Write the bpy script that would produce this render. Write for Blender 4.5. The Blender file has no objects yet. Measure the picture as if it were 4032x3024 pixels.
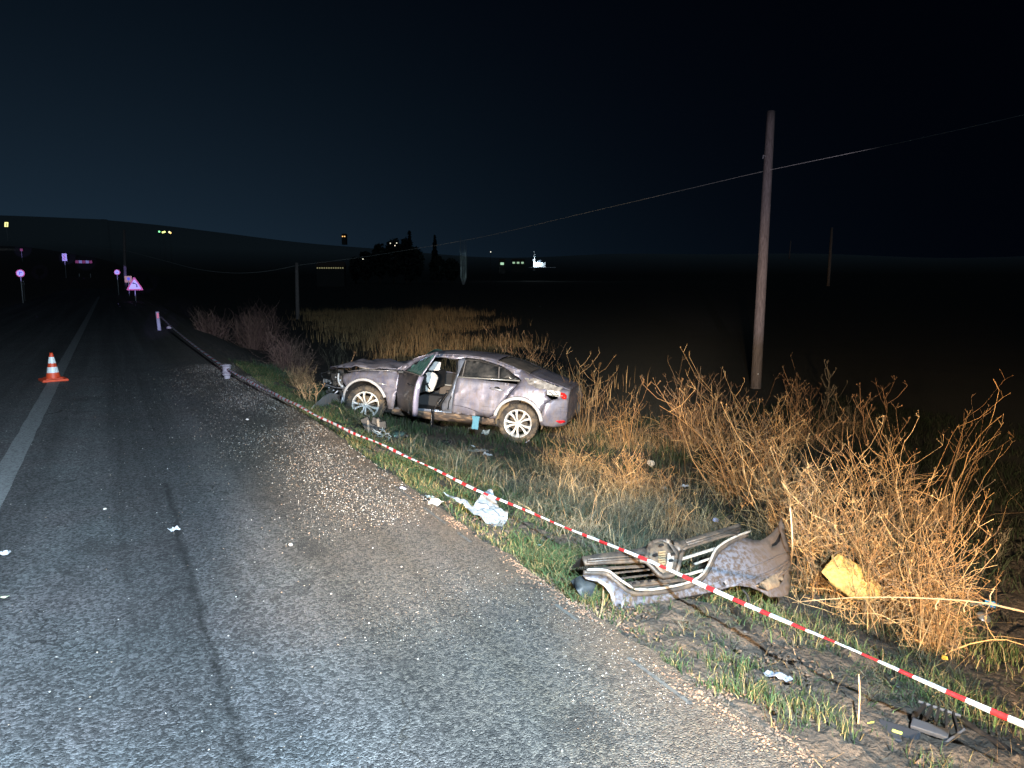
import bpy, math, random
import numpy as np
from mathutils import Vector, Matrix, noise
from mathutils.geometry import delaunay_2d_cdt

random.seed(7)
RNG = np.random.default_rng(11)
SC = bpy.context.scene
COL = SC.collection
R_ = math.radians

# ------------------------------------------------------------------ camera, world, lights, exposure
CAM_H = 1.65
YAW, PITCH = R_(28.4), R_(8.3)
cam_d = bpy.data.cameras.new('camera'); cam = bpy.data.objects.new('camera', cam_d); COL.objects.link(cam)
cam_d.sensor_width = 36.0; cam_d.lens = 36.0 * 2900 / 4032
cam_d.clip_start = 0.05; cam_d.clip_end = 6000
cam.location = (0, 0, CAM_H); cam.rotation_euler = (R_(90) - PITCH, 0, -YAW)
SC.camera = cam

world = bpy.data.worlds.new('World'); SC.world = world; world.use_nodes = True
SC.view_settings.view_transform = 'Standard'; SC.view_settings.look = 'None'
SC.view_settings.exposure = 0.0; SC.view_settings.gamma = 1.0
SC.view_settings.use_curve_mapping = False
SC.cycles.use_denoising = True
SC.cycles.max_bounces = 4; SC.cycles.diffuse_bounces = 2; SC.cycles.glossy_bounces = 2
SC.cycles.transmission_bounces = 4; SC.cycles.transparent_max_bounces = 8
SC.cycles.sample_clamp_indirect = 2.0


def world_nodes():
    nt = world.node_tree; N = nt.nodes; L = nt.links
    for n in list(N): N.remove(n)
    out = N.new('ShaderNodeOutputWorld'); bg = N.new('ShaderNodeBackground')
    tc = N.new('ShaderNodeTexCoord'); sep = N.new('ShaderNodeSeparateXYZ')
    L.new(tc.outputs['Generated'], sep.inputs[0])
    def M(op, a, b=None, c=None):
        m = N.new('ShaderNodeMath'); m.operation = op
        for i, v in enumerate((a, b, c)):
            if v is None: continue
            if isinstance(v, (int, float)): m.inputs[i].default_value = v
            else: L.new(v, m.inputs[i])
        return m.outputs[0]
    # night sky glow: towns beyond the hills, ahead and left of the road, fading upward and away
    zc = M('MAXIMUM', sep.outputs['Z'], 0.0)
    vert = M('POWER', 2.718, M('MULTIPLY', zc, -4.6))
    dirx, diry = math.sin(R_(-14)), math.cos(R_(-14))
    dot = M('ADD', M('MULTIPLY', sep.outputs['X'], dirx), M('MULTIPLY', sep.outputs['Y'], diry))
    glow = M('POWER', M('MAXIMUM', M('MULTIPLY_ADD', dot, 0.5, 0.5), 0.0), 8.0)
    amt = M('MULTIPLY', vert, glow)
    mix = N.new('ShaderNodeMix'); mix.data_type = 'RGBA'
    mix.inputs[6].default_value = (0.00022, 0.00055, 0.0018, 1)
    mix.inputs[7].default_value = (0.0135, 0.0290, 0.0490, 1)
    L.new(amt, mix.inputs[0]); L.new(mix.outputs[2], bg.inputs['Color'])
    bg.inputs['Strength'].default_value = 1.0
    L.new(bg.outputs[0], out.inputs[0])
world_nodes()


def lamp(name, kind, loc, target, power, color, **kw):
    d = bpy.data.lights.new(name, kind); d.energy = power; d.color = color
    for k, v in kw.items(): setattr(d, k, v)
    o = bpy.data.objects.new(name, d); COL.objects.link(o); o.location = loc
    if target is not None:
        o.rotation_euler = (Vector(target) - Vector(loc)).to_track_quat('-Z', 'Y').to_euler()
    return o

# cool work light held up beside the photographer
lamp('cool_work_light', 'SPOT', (0.2, -1.1, 3.15), (0.4, 5.9, 0.0), 9600, (0.64, 0.84, 1.0),
     spot_size=R_(102), spot_blend=0.9, shadow_soft_size=0.06)
# the two warm headlights of a vehicle parked on the other lane, turned towards the ditch
lamp('warm_headlight', 'SPOT', (-2.4, -1.6, 1.75), (6.5, 11.8, 0.5), 19000, (1.0, 0.79, 0.58),
     spot_size=R_(28), spot_blend=0.6, shadow_soft_size=0.09)
lamp('warm_headlight', 'SPOT', (-1.6, -2.4, 1.70), (6.2, 4.2, -0.55), 9800, (1.0, 0.70, 0.42),
     spot_size=R_(37), spot_blend=0.6, shadow_soft_size=0.09)
lamp('hill_fill_light', 'SUN', (0, 0, 30), (8, 60, 0), 0.11, (.55, .78, 1.0), angle=R_(12))  # weak fill added to lift the dark hills; no moon is known
# added narrow violet spots from one unseen point; on signs they stand in for retroreflection
def beam(target, half, power, color=(0.40, 0.33, 1.0)):
    lamp('added_violet_spot', 'SPOT', (-1.2, -4.0, 1.5), target, power, color, spot_size=R_(2 * half), spot_blend=0.35, shadow_soft_size=0.05)

# ------------------------------------------------------------------ helpers
F_ = 2900.0
_fw = Vector((math.sin(YAW) * math.cos(PITCH), math.cos(YAW) * math.cos(PITCH), -math.sin(PITCH)))
_rt = Vector((math.cos(YAW), -math.sin(YAW), 0)); _up = _rt.cross(_fw)
EYE = Vector((0, 0, CAM_H))


def sstep(a, b, x):
    t = np.clip((np.asarray(x, float) - a) / (b - a), 0, 1); return t * t * (3 - 2 * t)

PX = [-400, -40, -7.5, -5.2, 1.9, 2.3, 3.0, 4.0, 5.0, 6.0, 8.0, 15, 60, 1500]
PZ = [-3.0, -1.2, -0.5, -.03, -.025, -.10, -.36, -.88, -1.08, -1.17, -1.28, -1.38, -1.6, -2.0]


def terr(X, Y):
    X = np.asarray(X, float); Y = np.asarray(Y, float)
    z = np.interp(X, PX, PZ)
    k = 0.62 + 0.38 * sstep(2.5, 9, Y)
    k = np.where(X > 1.9, k + (1 - k) * sstep(6, 12, X), 1.0)
    z = z * k
    # far relief: low hills round the plain, higher on the left where the road climbs
    d = np.sqrt(X * X + Y * Y); az = np.arctan2(X, Y)
    left = 1 - sstep(R_(-2), R_(34), az)
    h = sstep(640, 1600, d) * (44 + 46 * left + 6 * np.sin(az * 9 + 1.3) + 2.0 * np.sin(az * 23))
    h = h + sstep(110, 380, d) * (1 - sstep(R_(-6), R_(7), az)) * 15
    return z + h


def tz(x, y): return float(terr(x, y))


def T(x, y, dz=0.0): return Vector((x, y, tz(x, y) + dz))


def ray(px, py): return _fw + _rt * ((px - 2016) / F_) - _up * ((py - 1512) / F_)


def G(px, py, dz=0.0):
    """the point of the ground seen at that place of the photograph"""
    d = ray(px, py); t = 1.0; prev = 1.0
    for _ in range(900):
        p = EYE + d * t
        if p.z <= tz(p.x, p.y): break
        prev = t; t *= 1.012
    for _ in range(14):
        m = .5 * (prev + t); p = EYE + d * m
        if p.z <= tz(p.x, p.y): t = m
        else: prev = m
    p = EYE + d * t
    return Vector((p.x, p.y, tz(p.x, p.y) + dz)), t


def at_d(px, py, t): return EYE + ray(px, py) * t

MATS = {}


def mat(name, color=(.5, .5, .5), rough=.6, metal=0.0, noise_amt=0.0, noise_scale=8.0, color2=None, bump=0.0,
        bump_scale=60.0, emit=None, emit_s=0.0, attr=False, coat=0.0, alpha=None, spec=None, contrast=(.35, .65), stretch=None, transl=0.0):
    if name in MATS: return MATS[name]
    m = bpy.data.materials.new(name); m.use_nodes = True; nt = m.node_tree; N = nt.nodes; L = nt.links
    b = N['Principled BSDF']
    b.inputs['Base Color'].default_value = (*color, 1); b.inputs['Roughness'].default_value = rough
    b.inputs['Metallic'].default_value = metal
    if spec is not None: b.inputs['Specular IOR Level'].default_value = spec
    if coat: b.inputs['Coat Weight'].default_value = coat
    tc = N.new('ShaderNodeTexCoord'); vec = tc.outputs['Object']
    if stretch:
        mp = N.new('ShaderNodeMapping'); mp.inputs['Scale'].default_value = stretch
        L.new(vec, mp.inputs[0]); vec = mp.outputs[0]
    src = None
    if color2 is not None:
        n = N.new('ShaderNodeTexNoise'); n.inputs['Scale'].default_value = noise_scale
        n.inputs['Detail'].default_value = 7; n.inputs['Roughness'].default_value = .65; L.new(vec, n.inputs['Vector'])
        r = N.new('ShaderNodeMapRange'); r.inputs[1].default_value = contrast[0]; r.inputs[2].default_value = contrast[1]
        L.new(n.outputs['Fac'], r.inputs[0])
        mx = N.new('ShaderNodeMix'); mx.data_type = 'RGBA'
        mx.inputs[6].default_value = (*color, 1); mx.inputs[7].default_value = (*color2, 1)
        L.new(r.outputs[0], mx.inputs[0]); src = mx.outputs[2]
    if attr:
        a = N.new('ShaderNodeAttribute'); a.attribute_name = 'Col'; src = a.outputs['Color']
    if src is not None: L.new(src, b.inputs['Base Color'])
    if bump:
        n2 = N.new('ShaderNodeTexNoise'); n2.inputs['Scale'].default_value = bump_scale; n2.inputs['Detail'].default_value = 4
        L.new(vec, n2.inputs['Vector'])
        bp = N.new('ShaderNodeBump'); bp.inputs['Strength'].default_value = bump; bp.inputs['Distance'].default_value = .01
        L.new(n2.outputs['Fac'], bp.inputs['Height']); L.new(bp.outputs[0], b.inputs['Normal'])
    if emit:
        b.inputs['Emission Color'].default_value = (*emit, 1); b.inputs['Emission Strength'].default_value = emit_s
    if alpha is not None: b.inputs['Alpha'].default_value = alpha
    MATS[name] = m; return m


def tag(o, label=None, cat=None, group=None, kind=None):
    if label: o['label'] = label
    if cat: o['category'] = cat
    if group: o['group'] = group
    if kind: o['kind'] = kind
    return o


def empty(name, loc=(0, 0, 0), rot=None):
    o = bpy.data.objects.new(name, None); COL.objects.link(o); o.location = loc; o.empty_display_size = .1
    if rot is not None: o.rotation_euler = rot
    return o


class MB:
    def __init__(s): s.v = []; s.f = []; s.mi = []; s.c = []; s.cur = (1, 1, 1); s.m = 0

    def add(s, vs, fs):
        o = len(s.v); s.v += [tuple(v) for v in vs]; s.c += [s.cur] * len(vs)
        s.f += [tuple(i + o for i in f) for f in fs]; s.mi += [s.m] * len(fs); return s

    def box(s, c, size, M=None, taper=1.0):
        hx, hy, hz = size[0] / 2, size[1] / 2, size[2] / 2; vs = []
        for k, z in ((1, -hz), (taper, hz)):
            for x, y in ((-hx, -hy), (hx, -hy), (hx, hy), (-hx, hy)):
                p = Vector((x * k, y * k, z)); p = (M @ p) if M is not None else p
                vs.append(p + Vector(c))
        return s.add(vs, [(3, 2, 1, 0), (4, 5, 6, 7), (0, 1, 5, 4), (1, 2, 6, 5), (2, 3, 7, 6), (3, 0, 4, 7)])

    def tube(s, pts, rad, n=6, cap=True, flat=1.0):
        pts = [Vector(p) for p in pts]
        if not isinstance(rad, (list, tuple)): rad = [rad] * len(pts)
        if len(rad) != len(pts): rad = [float(v) for v in np.interp(np.linspace(0, 1, len(pts)), np.linspace(0, 1, len(rad)), rad)]
        vs = []; prev = None
        for i, p in enumerate(pts):
            t = (pts[min(i + 1, len(pts) - 1)] - pts[max(i - 1, 0)]);
            if t.length < 1e-9: t = Vector((0, 0, 1))
            t.normalize()
            a = Vector((0, 0, 1)) if abs(t.z) < .9 else Vector((1, 0, 0))
            if prev is not None: a = prev
            u = (a - t * a.dot(t))
            if u.length < 1e-6: u = t.orthogonal()
            u.normalize(); w = t.cross(u); prev = u
            for k in range(n):
                an = 2 * math.pi * k / n; vs.append(p + (u * math.cos(an) * flat + w * math.sin(an)) * rad[i])
        fs = []
        for i in range(len(pts) - 1):
            for k in range(n):
                k2 = (k + 1) % n; fs.append((i * n + k, i * n + k2, (i + 1) * n + k2, (i + 1) * n + k))
        if cap: fs.append(tuple(range(n - 1, -1, -1))); fs.append(tuple((len(pts) - 1) * n + k for k in range(n)))
        return s.add(vs, fs)

    def lathe(s, prof, n=32, M=None, closed=False):
        """prof of (r, h) turned round the local z axis"""
        vs = []
        for r, h in prof:
            for k in range(n):
                a = 2 * math.pi * k / n; p = Vector((r * math.cos(a), r * math.sin(a), h)); vs.append(M @ p if M is not None else p)
        fs = []; m = len(prof)
        for i in range(m if closed else m - 1):
            j = (i + 1) % m
            for k in range(n):
                k2 = (k + 1) % n; fs.append((i * n + k, i * n + k2, j * n + k2, j * n + k))
        return s.add(vs, fs)

    def build(s, name, material, parent=None, smooth=False, attr=False, bevel=0, solid=0, sub=0):
        me = bpy.data.meshes.new(name); me.from_pydata(s.v, [], s.f)
        ms = material if isinstance(material, (list, tuple)) else [material]
        for m in ms: me.materials.append(m)
        if len(ms) > 1: me.polygons.foreach_set('material_index', s.mi)
        if attr:
            ca = me.color_attributes.new('Col', 'FLOAT_COLOR', 'POINT')
            ca.data.foreach_set('color', np.array([(*c[:3], 1.0) for c in s.c], dtype=np.float32).ravel())
        if smooth: me.polygons.foreach_set('use_smooth', [True] * len(me.polygons))
        me.update(); o = bpy.data.objects.new(name, me); COL.objects.link(o)
        if parent is not None: o.parent = parent
        if solid:
            md = o.modifiers.new('thick', 'SOLIDIFY'); md.thickness = solid; md.offset = 0
        if bevel:
            md = o.modifiers.new('bev', 'BEVEL'); md.width = bevel; md.segments = 2; md.limit_method = 'ANGLE'
        if sub:
            md = o.modifiers.new('sub', 'SUBSURF'); md.levels = sub; md.render_levels = sub
        return o


def np_mesh(name, V, Tt, C, material, parent=None, smooth=False):
    """triangles from arrays, colour per vertex in Col"""
    me = bpy.data.meshes.new(name)
    V = np.asarray(V, np.float32); Tt = np.asarray(Tt, np.int32)
    me.vertices.add(len(V)); me.vertices.foreach_set('co', V.ravel())
    me.loops.add(Tt.size); me.loops.foreach_set('vertex_index', Tt.ravel())
    me.polygons.add(len(Tt)); me.polygons.foreach_set('loop_start', np.arange(0, Tt.size, 3, dtype=np.int32))
    me.polygons.foreach_set('loop_total', np.full(len(Tt), 3, np.int32))
    if smooth: me.polygons.foreach_set('use_smooth', np.ones(len(Tt), bool))
    me.update(calc_edges=True)
    if C is not None:
        C = np.asarray(C, np.float32); C4 = np.ones((len(V), 4), np.float32); C4[:, :3] = C
        ca = me.color_attributes.new('Col', 'FLOAT_COLOR', 'POINT'); ca.data.foreach_set('color', C4.ravel())
    me.materials.append(material)
    o = bpy.data.objects.new(name, me); COL.objects.link(o)
    if parent is not None: o.parent = parent
    return o


def inside(poly, x, y):
    c = False; n = len(poly); j = n - 1
    for i in range(n):
        xi, yi = poly[i]; xj, yj = poly[j]
        if (yi > y) != (yj > y) and x < (xj - xi) * (y - yi) / (yj - yi + 1e-12) + xi: c = not c
        j = i
    return c


def resample(poly, s, closed=True):
    out = []; n = len(poly)
    for i in range(n if closed else n - 1):
        a = Vector(poly[i]); b = Vector(poly[(i + 1) % n]); k = max(1, int(math.ceil((b - a).length / s)))
        for j in range(k): out.append(tuple(a.lerp(b, j / k)))
    if not closed: out.append(tuple(poly[-1]))
    return out


def crv(pts, s=.03, closed=False):
    """Catmull-Rom through the points"""
    P = [Vector(p) for p in pts]; n = len(P); out = []
    for i in range(n if closed else n - 1):
        if closed: p0, p1, p2, p3 = P[i - 1], P[i], P[(i + 1) % n], P[(i + 2) % n]
        else: p0, p1, p2, p3 = P[max(i - 1, 0)], P[i], P[i + 1], P[min(i + 2, n - 1)]
        k = max(1, int((p2 - p1).length / s))
        for j in range(k):
            t = j / k
            out.append(tuple(.5 * ((2 * p1) + (p2 - p0) * t + (2 * p0 - 5 * p1 + 4 * p2 - p3) * t * t + (3 * p1 - p0 - 3 * p2 + p3) * t ** 3)))
    if not closed: out.append(tuple(P[-1]))
    return out


def panel(name, poly, fn, material, parent, s=.05, thick=.006, holes=(), smooth=True, bevel=0):
    """sheet cut to a 2D outline, bent into space by fn(a, b), with real thickness"""
    loops = [resample(poly, s)] + [resample(h, s * .6) for h in holes]
    vs = []; es = []
    for lp in loops:
        o = len(vs); vs += [Vector(p) for p in lp]; es += [(o + i, o + (i + 1) % len(lp)) for i in range(len(lp))]
    xs = [p[0] for p in poly]; ys = [p[1] for p in poly]
    bnd = np.array([tuple(v) for v in vs])
    y = min(ys) + s / 2
    while y < max(ys):
        x = min(xs) + s / 2
        while x < max(xs):
            if inside(poly, x, y) and not any(inside(h, x, y) for h in holes):
                if np.min((bnd[:, 0] - x) ** 2 + (bnd[:, 1] - y) ** 2) > (s * .45) ** 2: vs.append(Vector((x, y)))
            x += s
        y += s
    co, e, f, *_ = delaunay_2d_cdt(vs, es, [], 0, 1e-5)
    mb = MB(); tris = []
    for t in f:
        cx = sum(co[i][0] for i in t) / 3; cy = sum(co[i][1] for i in t) / 3
        if inside(poly, cx, cy) and not any(inside(h, cx, cy) for h in holes): tris.append(tuple(t))
    mb.add([fn(c[0], c[1]) for c in co], tris)
    return mb.build(name, material, parent, smooth=smooth, solid=thick, bevel=bevel)


def circ(cx, cy, r, n=24, a0=0, a1=360):
    k = n if a1 - a0 >= 360 else n + 1
    return [(cx + r * math.cos(R_(a0 + (a1 - a0) * i / n)), cy + r * math.sin(R_(a0 + (a1 - a0) * i / n))) for i in range(k)]


def crumple(name, outline, material, seed, amp=.03, s=.03, scale=6.0, M=None, parent=None, loc=(0, 0, 0), lift=0.0, thick=.0015):
    rnd = Vector((seed * 3.7, seed * 1.3, seed * .7))
    def fn(a, b):
        p = Vector((a, b, 0)) * scale + rnd
        z = (abs(noise.noise(p)) + .5 * abs(noise.noise(p * 2.1)) + .25 * noise.noise(p * 4.7)) * amp * 2
        q = Vector((a + noise.noise(p + Vector((9, 0, 0))) * amp * .6, b + noise.noise(p + Vector((0, 9, 0))) * amp * .6, z + lift))
        return q
    o = panel(name, outline, fn, material, parent, s=s, thick=thick, smooth=False)
    if M is not None: o.matrix_local = M
    else: o.location = loc
    return o

# ------------------------------------------------------------------ setting: ground, road, hills
def axis(segs):
    out = []
    for a, b, st in segs: out += list(np.arange(a, b, st))
    return np.array(out + [segs[-1][1]])


def ground_mat():
    m = mat('earth', (.030, .026, .022), .95, color2=(.095, .068, .048), noise_scale=9, bump=1.0, bump_scale=30)
    m.node_tree.nodes['Bump'].inputs['Distance'].default_value = .035
    nt = m.node_tree; N = nt.nodes; L = nt.links; b = N['Principled BSDF']
    geo = N.new('ShaderNodeNewGeometry'); sp = N.new('ShaderNodeSeparateXYZ'); L.new(geo.outputs['Position'], sp.inputs[0])
    r = N.new('ShaderNodeMapRange'); r.inputs[1].default_value = 6.5; r.inputs[2].default_value = 10
    L.new(sp.outputs['X'], r.inputs[0])
    src = b.inputs['Base Color'].links[0].from_socket
    n = N.new('ShaderNodeTexNoise'); n.inputs['Scale'].default_value = .5; n.inputs['Detail'].default_value = 8
    L.new(geo.outputs['Position'], n.inputs['Vector'])
    cr = N.new('ShaderNodeMix'); cr.data_type = 'RGBA'
    cr.inputs[6].default_value = (.016, .022, .016, 1); cr.inputs[7].default_value = (.045, .042, .028, 1)
    L.new(n.outputs['Fac'], cr.inputs[0])
    mx = N.new('ShaderNodeMix'); mx.data_type = 'RGBA'
    L.new(r.outputs[0], mx.inputs[0]); L.new(src, mx.inputs[6]); L.new(cr.outputs[2], mx.inputs[7])
    # hills turn pale blue-grey with height: haze painted into the colour
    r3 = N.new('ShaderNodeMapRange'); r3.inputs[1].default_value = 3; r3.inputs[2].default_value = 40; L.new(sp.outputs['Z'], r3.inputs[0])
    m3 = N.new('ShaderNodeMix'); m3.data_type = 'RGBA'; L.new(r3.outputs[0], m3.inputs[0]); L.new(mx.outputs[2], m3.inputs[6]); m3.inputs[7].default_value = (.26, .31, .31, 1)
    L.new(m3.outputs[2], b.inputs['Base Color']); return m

def build_ground():
    xs = axis([(-2200, -400, 110), (-400, -40, 24), (-40, -6, 2), (-6, 1.8, .6), (1.8, 5.4, .034), (5.4, 6.4, .07), (6.4, 10, .15), (10, 30, .7), (30, 120, 6), (120, 400, 20), (400, 2600, 60)])
    ys = axis([(-60, -4, 8), (-4, .6, .4), (.6, 6, .034), (6, 7, .06), (7, 14, .11), (14, 34, .35), (34, 120, 3), (120, 400, 16), (400, 2600, 60)])
    X, Y = np.meshgrid(xs, ys, indexing='ij'); Z = terr(X, Y)
    # lumps of turned earth on the verge and in the ditch
    nx, ny = X.shape; sel = (X > 1.8) & (X < 10.1) & (Y > .5) & (Y < 20)
    amp = np.where(sel, sstep(1.98, 2.3, X) * (1 - sstep(8, 10, X)), 0)
    idx = np.argwhere(sel)
    for i, j in idx:
        x, y = X[i, j], Y[i, j]
        v = noise.noise((x * 1.7, y * 1.7, 0)) * .05 + noise.noise((x * 6, y * 6, 3)) * .034 + abs(noise.noise((x * 13, y * 13, 5))) * .05 - .008 - .05 * max(0, .06 - abs(noise.noise((x * 3.2, y * 3.2, 9)))) / .06
        Z[i, j] += v * amp[i, j]
    V = np.stack([X, Y, Z], -1).reshape(-1, 3)
    I = np.arange(nx * ny).reshape(nx, ny)
    a, b, c, d = I[:-1, :-1].ravel(), I[1:, :-1].ravel(), I[1:, 1:].ravel(), I[:-1, 1:].ravel()
    Tt = np.concatenate([np.stack([a, b, c], -1), np.stack([a, c, d], -1)])
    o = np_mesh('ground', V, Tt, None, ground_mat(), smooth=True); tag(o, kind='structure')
build_ground()


def asphalt():
    m = bpy.data.materials.new('asphalt'); m.use_nodes = True; nt = m.node_tree; N = nt.nodes; L = nt.links
    b = N['Principled BSDF']; geo = N.new('ShaderNodeNewGeometry'); P = geo.outputs['Position']
    def M(op, a, b_=None, c=None, clamp=False):
        q = N.new('ShaderNodeMath'); q.operation = op; q.use_clamp = clamp
        for i, v in enumerate((a, b_, c)):
            if v is None: continue
            if isinstance(v, (int, float)): q.inputs[i].default_value = v
            else: L.new(v, q.inputs[i])
        return q.outputs[0]
    def ns(scale, detail=4, vec=P, rough=.6):
        n = N.new('ShaderNodeTexNoise'); n.inputs['Scale'].default_value = scale; n.inputs['Detail'].default_value = detail
        n.inputs['Roughness'].default_value = rough; L.new(vec, n.inputs['Vector']); return n.outputs['Fac']
    vo = N.new('ShaderNodeTexVoronoi'); vo.inputs['Scale'].default_value = 85; L.new(P, vo.inputs['Vector'])
    vo2 = N.new('ShaderNodeTexVoronoi'); vo2.inputs['Scale'].default_value = 85; vo2.feature = 'DISTANCE_TO_EDGE'; L.new(P, vo2.inputs['Vector'])
    sc = N.new('ShaderNodeSeparateColor'); L.new(vo.outputs['Color'], sc.inputs[0])
    grain = M('POWER', sc.outputs[0], 1.6)
    st = N.new('ShaderNodeMapping'); st.inputs['Scale'].default_value = (2.3, .035, 1); L.new(P, st.inputs[0])
    streak = ns(1.0, 3, st.outputs[0])
    blot = ns(.9, 6); fine = ns(240, 2)
    v = M('MULTIPLY_ADD', grain, .092, .022)
    v = M('MULTIPLY', v, M('MULTIPLY_ADD', streak, 2.7, -.28))
    v = M('MULTIPLY', v, M('MULTIPLY_ADD', blot, .7, .62))
    v = M('MULTIPLY', v, M('MULTIPLY_ADD', fine, .8, .6))
    sp = N.new('ShaderNodeSeparateXYZ'); L.new(P, sp.inputs[0])
    # sealed joint wandering along the lane
    wob = M('MULTIPLY', M('SUBTRACT', ns(1.6, 7), .5), .14)
    dx = M('ABSOLUTE', M('SUBTRACT', M('ADD', sp.outputs['X'], wob), .285))
    seam = M('SUBTRACT', 1.0, M('DIVIDE', dx, M('MULTIPLY_ADD', ns(7, 4), .07, .0)), clamp=True)
    seam = M('MULTIPLY', seam, M('MULTIPLY_ADD', ns(26, 4), 2.4, -.25), clamp=True)
    seam = M('MULTIPLY', seam, M('LESS_THAN', sp.outputs['Y'], 6.4))
    v = M('MULTIPLY', v, M('SUBTRACT', 1.0, M('MULTIPLY', seam, .75)))
    vc = N.new('ShaderNodeTexVoronoi'); vc.feature = 'DISTANCE_TO_EDGE'; vc.inputs['Scale'].default_value = .8
    wv = N.new('ShaderNodeVectorMath'); wv.operation = 'MULTIPLY_ADD'; nz = N.new('ShaderNodeTexNoise'); nz.inputs['Scale'].default_value = 4; nz.inputs['Detail'].default_value = 6; L.new(P, nz.inputs['Vector'])
    L.new(nz.outputs['Color'], wv.inputs[0]); wv.inputs[1].default_value = (.35, .35, 0); L.new(P, wv.inputs[2]); L.new(wv.outputs[0], vc.inputs['Vector'])
    crk = M('MULTIPLY', M('LESS_THAN', vc.outputs['Distance'], .0035), M('GREATER_THAN', ns(.45, 2), .54))
    v = M('MULTIPLY', v, M('SUBTRACT', 1.0, M('MULTIPLY', crk, .6)))
    # soil trodden on to the edge of the pavement
    soil = M('MULTIPLY', M('SUBTRACT', sp.outputs['X'], M('MULTIPLY_ADD', ns(2.2, 6), -1.0, 2.15)), 3.0, clamp=True)
    cc = N.new('ShaderNodeCombineColor')
    tint = ns(1.6, 2)
    L.new(M('MULTIPLY', v, M('MULTIPLY_ADD', tint, .3, .86)), cc.inputs[0]); L.new(v, cc.inputs[1]); L.new(M('MULTIPLY', v, 1.04), cc.inputs[2])
    mx = N.new('ShaderNodeMix'); mx.data_type = 'RGBA'; L.new(M('MULTIPLY', soil, M('MULTIPLY_ADD', grain, .5, .4)), mx.inputs[0]); L.new(cc.outputs[0], mx.inputs[6])
    mx.inputs[7].default_value = (.105, .072, .05, 1)
    # brown dust dragged over the outer half of the lane
    dus = M('MULTIPLY', M('MULTIPLY', M('SUBTRACT', sp.outputs['X'], M('MULTIPLY_ADD', ns(.55, 5), 1.5, -.35)), 1.1, clamp=True), M('MULTIPLY_ADD', grain, .7, .12))
    m9 = N.new('ShaderNodeMix'); m9.data_type = 'RGBA'; L.new(M('MULTIPLY', dus, .9), m9.inputs[0]); L.new(mx.outputs[2], m9.inputs[6]); m9.inputs[7].default_value = (.12, .095, .065, 1)
    # stains
    sn = N.new('ShaderNodeMath'); sn.operation = 'LESS_THAN'; sn.inputs[1].default_value = .36; L.new(ns(1.7, 5), sn.inputs[0])
    m8 = N.new('ShaderNodeMix'); m8.data_type = 'RGBA'; L.new(M('MULTIPLY', sn.outputs[0], .45), m8.inputs[0]); L.new(m9.outputs[2], m8.inputs[6]); m8.inputs[7].default_value = (.018, .018, .018, 1)
    L.new(m8.outputs[2], b.inputs['Base Color'])
    b.inputs['Roughness'].default_value = .78; b.inputs['Specular IOR Level'].default_value = .35
    bp = N.new('ShaderNodeBump'); bp.inputs['Strength'].default_value = .95; bp.inputs['Distance'].default_value = .006
    hh = M('ADD', M('MULTIPLY', vo2.outputs['Distance'], 2.2), M('MULTIPLY', sc.outputs[1], .5))
    L.new(hh, bp.inputs['Height']); L.new(bp.outputs[0], b.inputs['Normal'])
    return m

def build_road():
    ys = axis([(-60, 0, 4), (0, 14, .07), (14, 40, .5), (40, 130, 5)])
    rows = []
    for y in ys:
        e = 1.97 + .05 * noise.noise((0, y * .7, 0)) + .05 * noise.noise((3, y * 3.1, 0)) + .03 * noise.noise((7, y * 11, 0))
        rows.append((-5.1, e, y))
    mb = MB(); vs = []; cols = [-5.1, -2, 0, 1.2]
    for l, e, y in rows:
        for c in cols: vs.append((c, y, .004 if y < 110 else .004 + (y - 110) * .0))
        vs.append((e, y, .004)); vs.append((e + .012, y, -.05))
    w = 6; fs = []
    for i in range(len(rows) - 1):
        for k in range(w - 1): fs.append((i * w + k, i * w + k + 1, (i + 1) * w + k + 1, (i + 1) * w + k))
    mb.add(vs, fs); o = mb.build('road', asphalt()); tag(o, kind='structure')
build_road()


def road_paint():
    m = mat('road_paint', (.20, .205, .21), .7, color2=(.05, .052, .055), noise_scale=55, contrast=(.5, .62), bump=.5, bump_scale=220)
    mb = MB()
    y = 2.0
    while y < 70:
        y2 = y + .25; wl = .0
        a0 = .012 * noise.noise((y * 2, 1, 0)); a1 = .012 * noise.noise((y2 * 2, 1, 0))
        mb.add([(-.97 + a0, y, .0085), (-.80 - a0, y, .0085), (-.80 - a1, y2, .0085), (-.97 + a1, y2, .0085)], [(0, 1, 2, 3)]); y = y2
    o = mb.build('road_line', m); tag(o, kind='structure')
    m2 = mat('worn_edge_paint', (.085, .085, .08), .8, color2=(.035, .036, .037), noise_scale=30, contrast=(.52, .6), bump=.5, bump_scale=200)
    mb = MB()
    for y0 in np.arange(.8, 6, .2):
        if noise.noise((y0 * 2.1, 5, 0)) < .0: continue
        mb.add([(1.862, y0, .0085), (1.882, y0, .0085), (1.882, y0 + .2, .0085), (1.862, y0 + .2, .0085)], [(0, 1, 2, 3)])
    o = mb.build('edge_line', m2); tag(o, kind='structure')
road_paint()

# ------------------------------------------------------------------ the crashed saloon car
def lerp_tab(x, tab):
    return float(np.interp(x, [t[0] for t in tab], [t[1] for t in tab]))

CAR_R = Matrix(((-0.7478906, -0.6570551, 0.0945420), (0.6589836, -0.7520353, -0.0135494), (0.0800016, 0.0521682, 0.9954287)))
CAR_O = Vector((6.43887, 11.364612, -1.182368))
car = empty('car', CAR_O); car.rotation_euler = CAR_R.to_euler()
tag(car, 'wrecked dusty grey saloon car with its driver door open, standing in the ditch', 'car')

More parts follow.
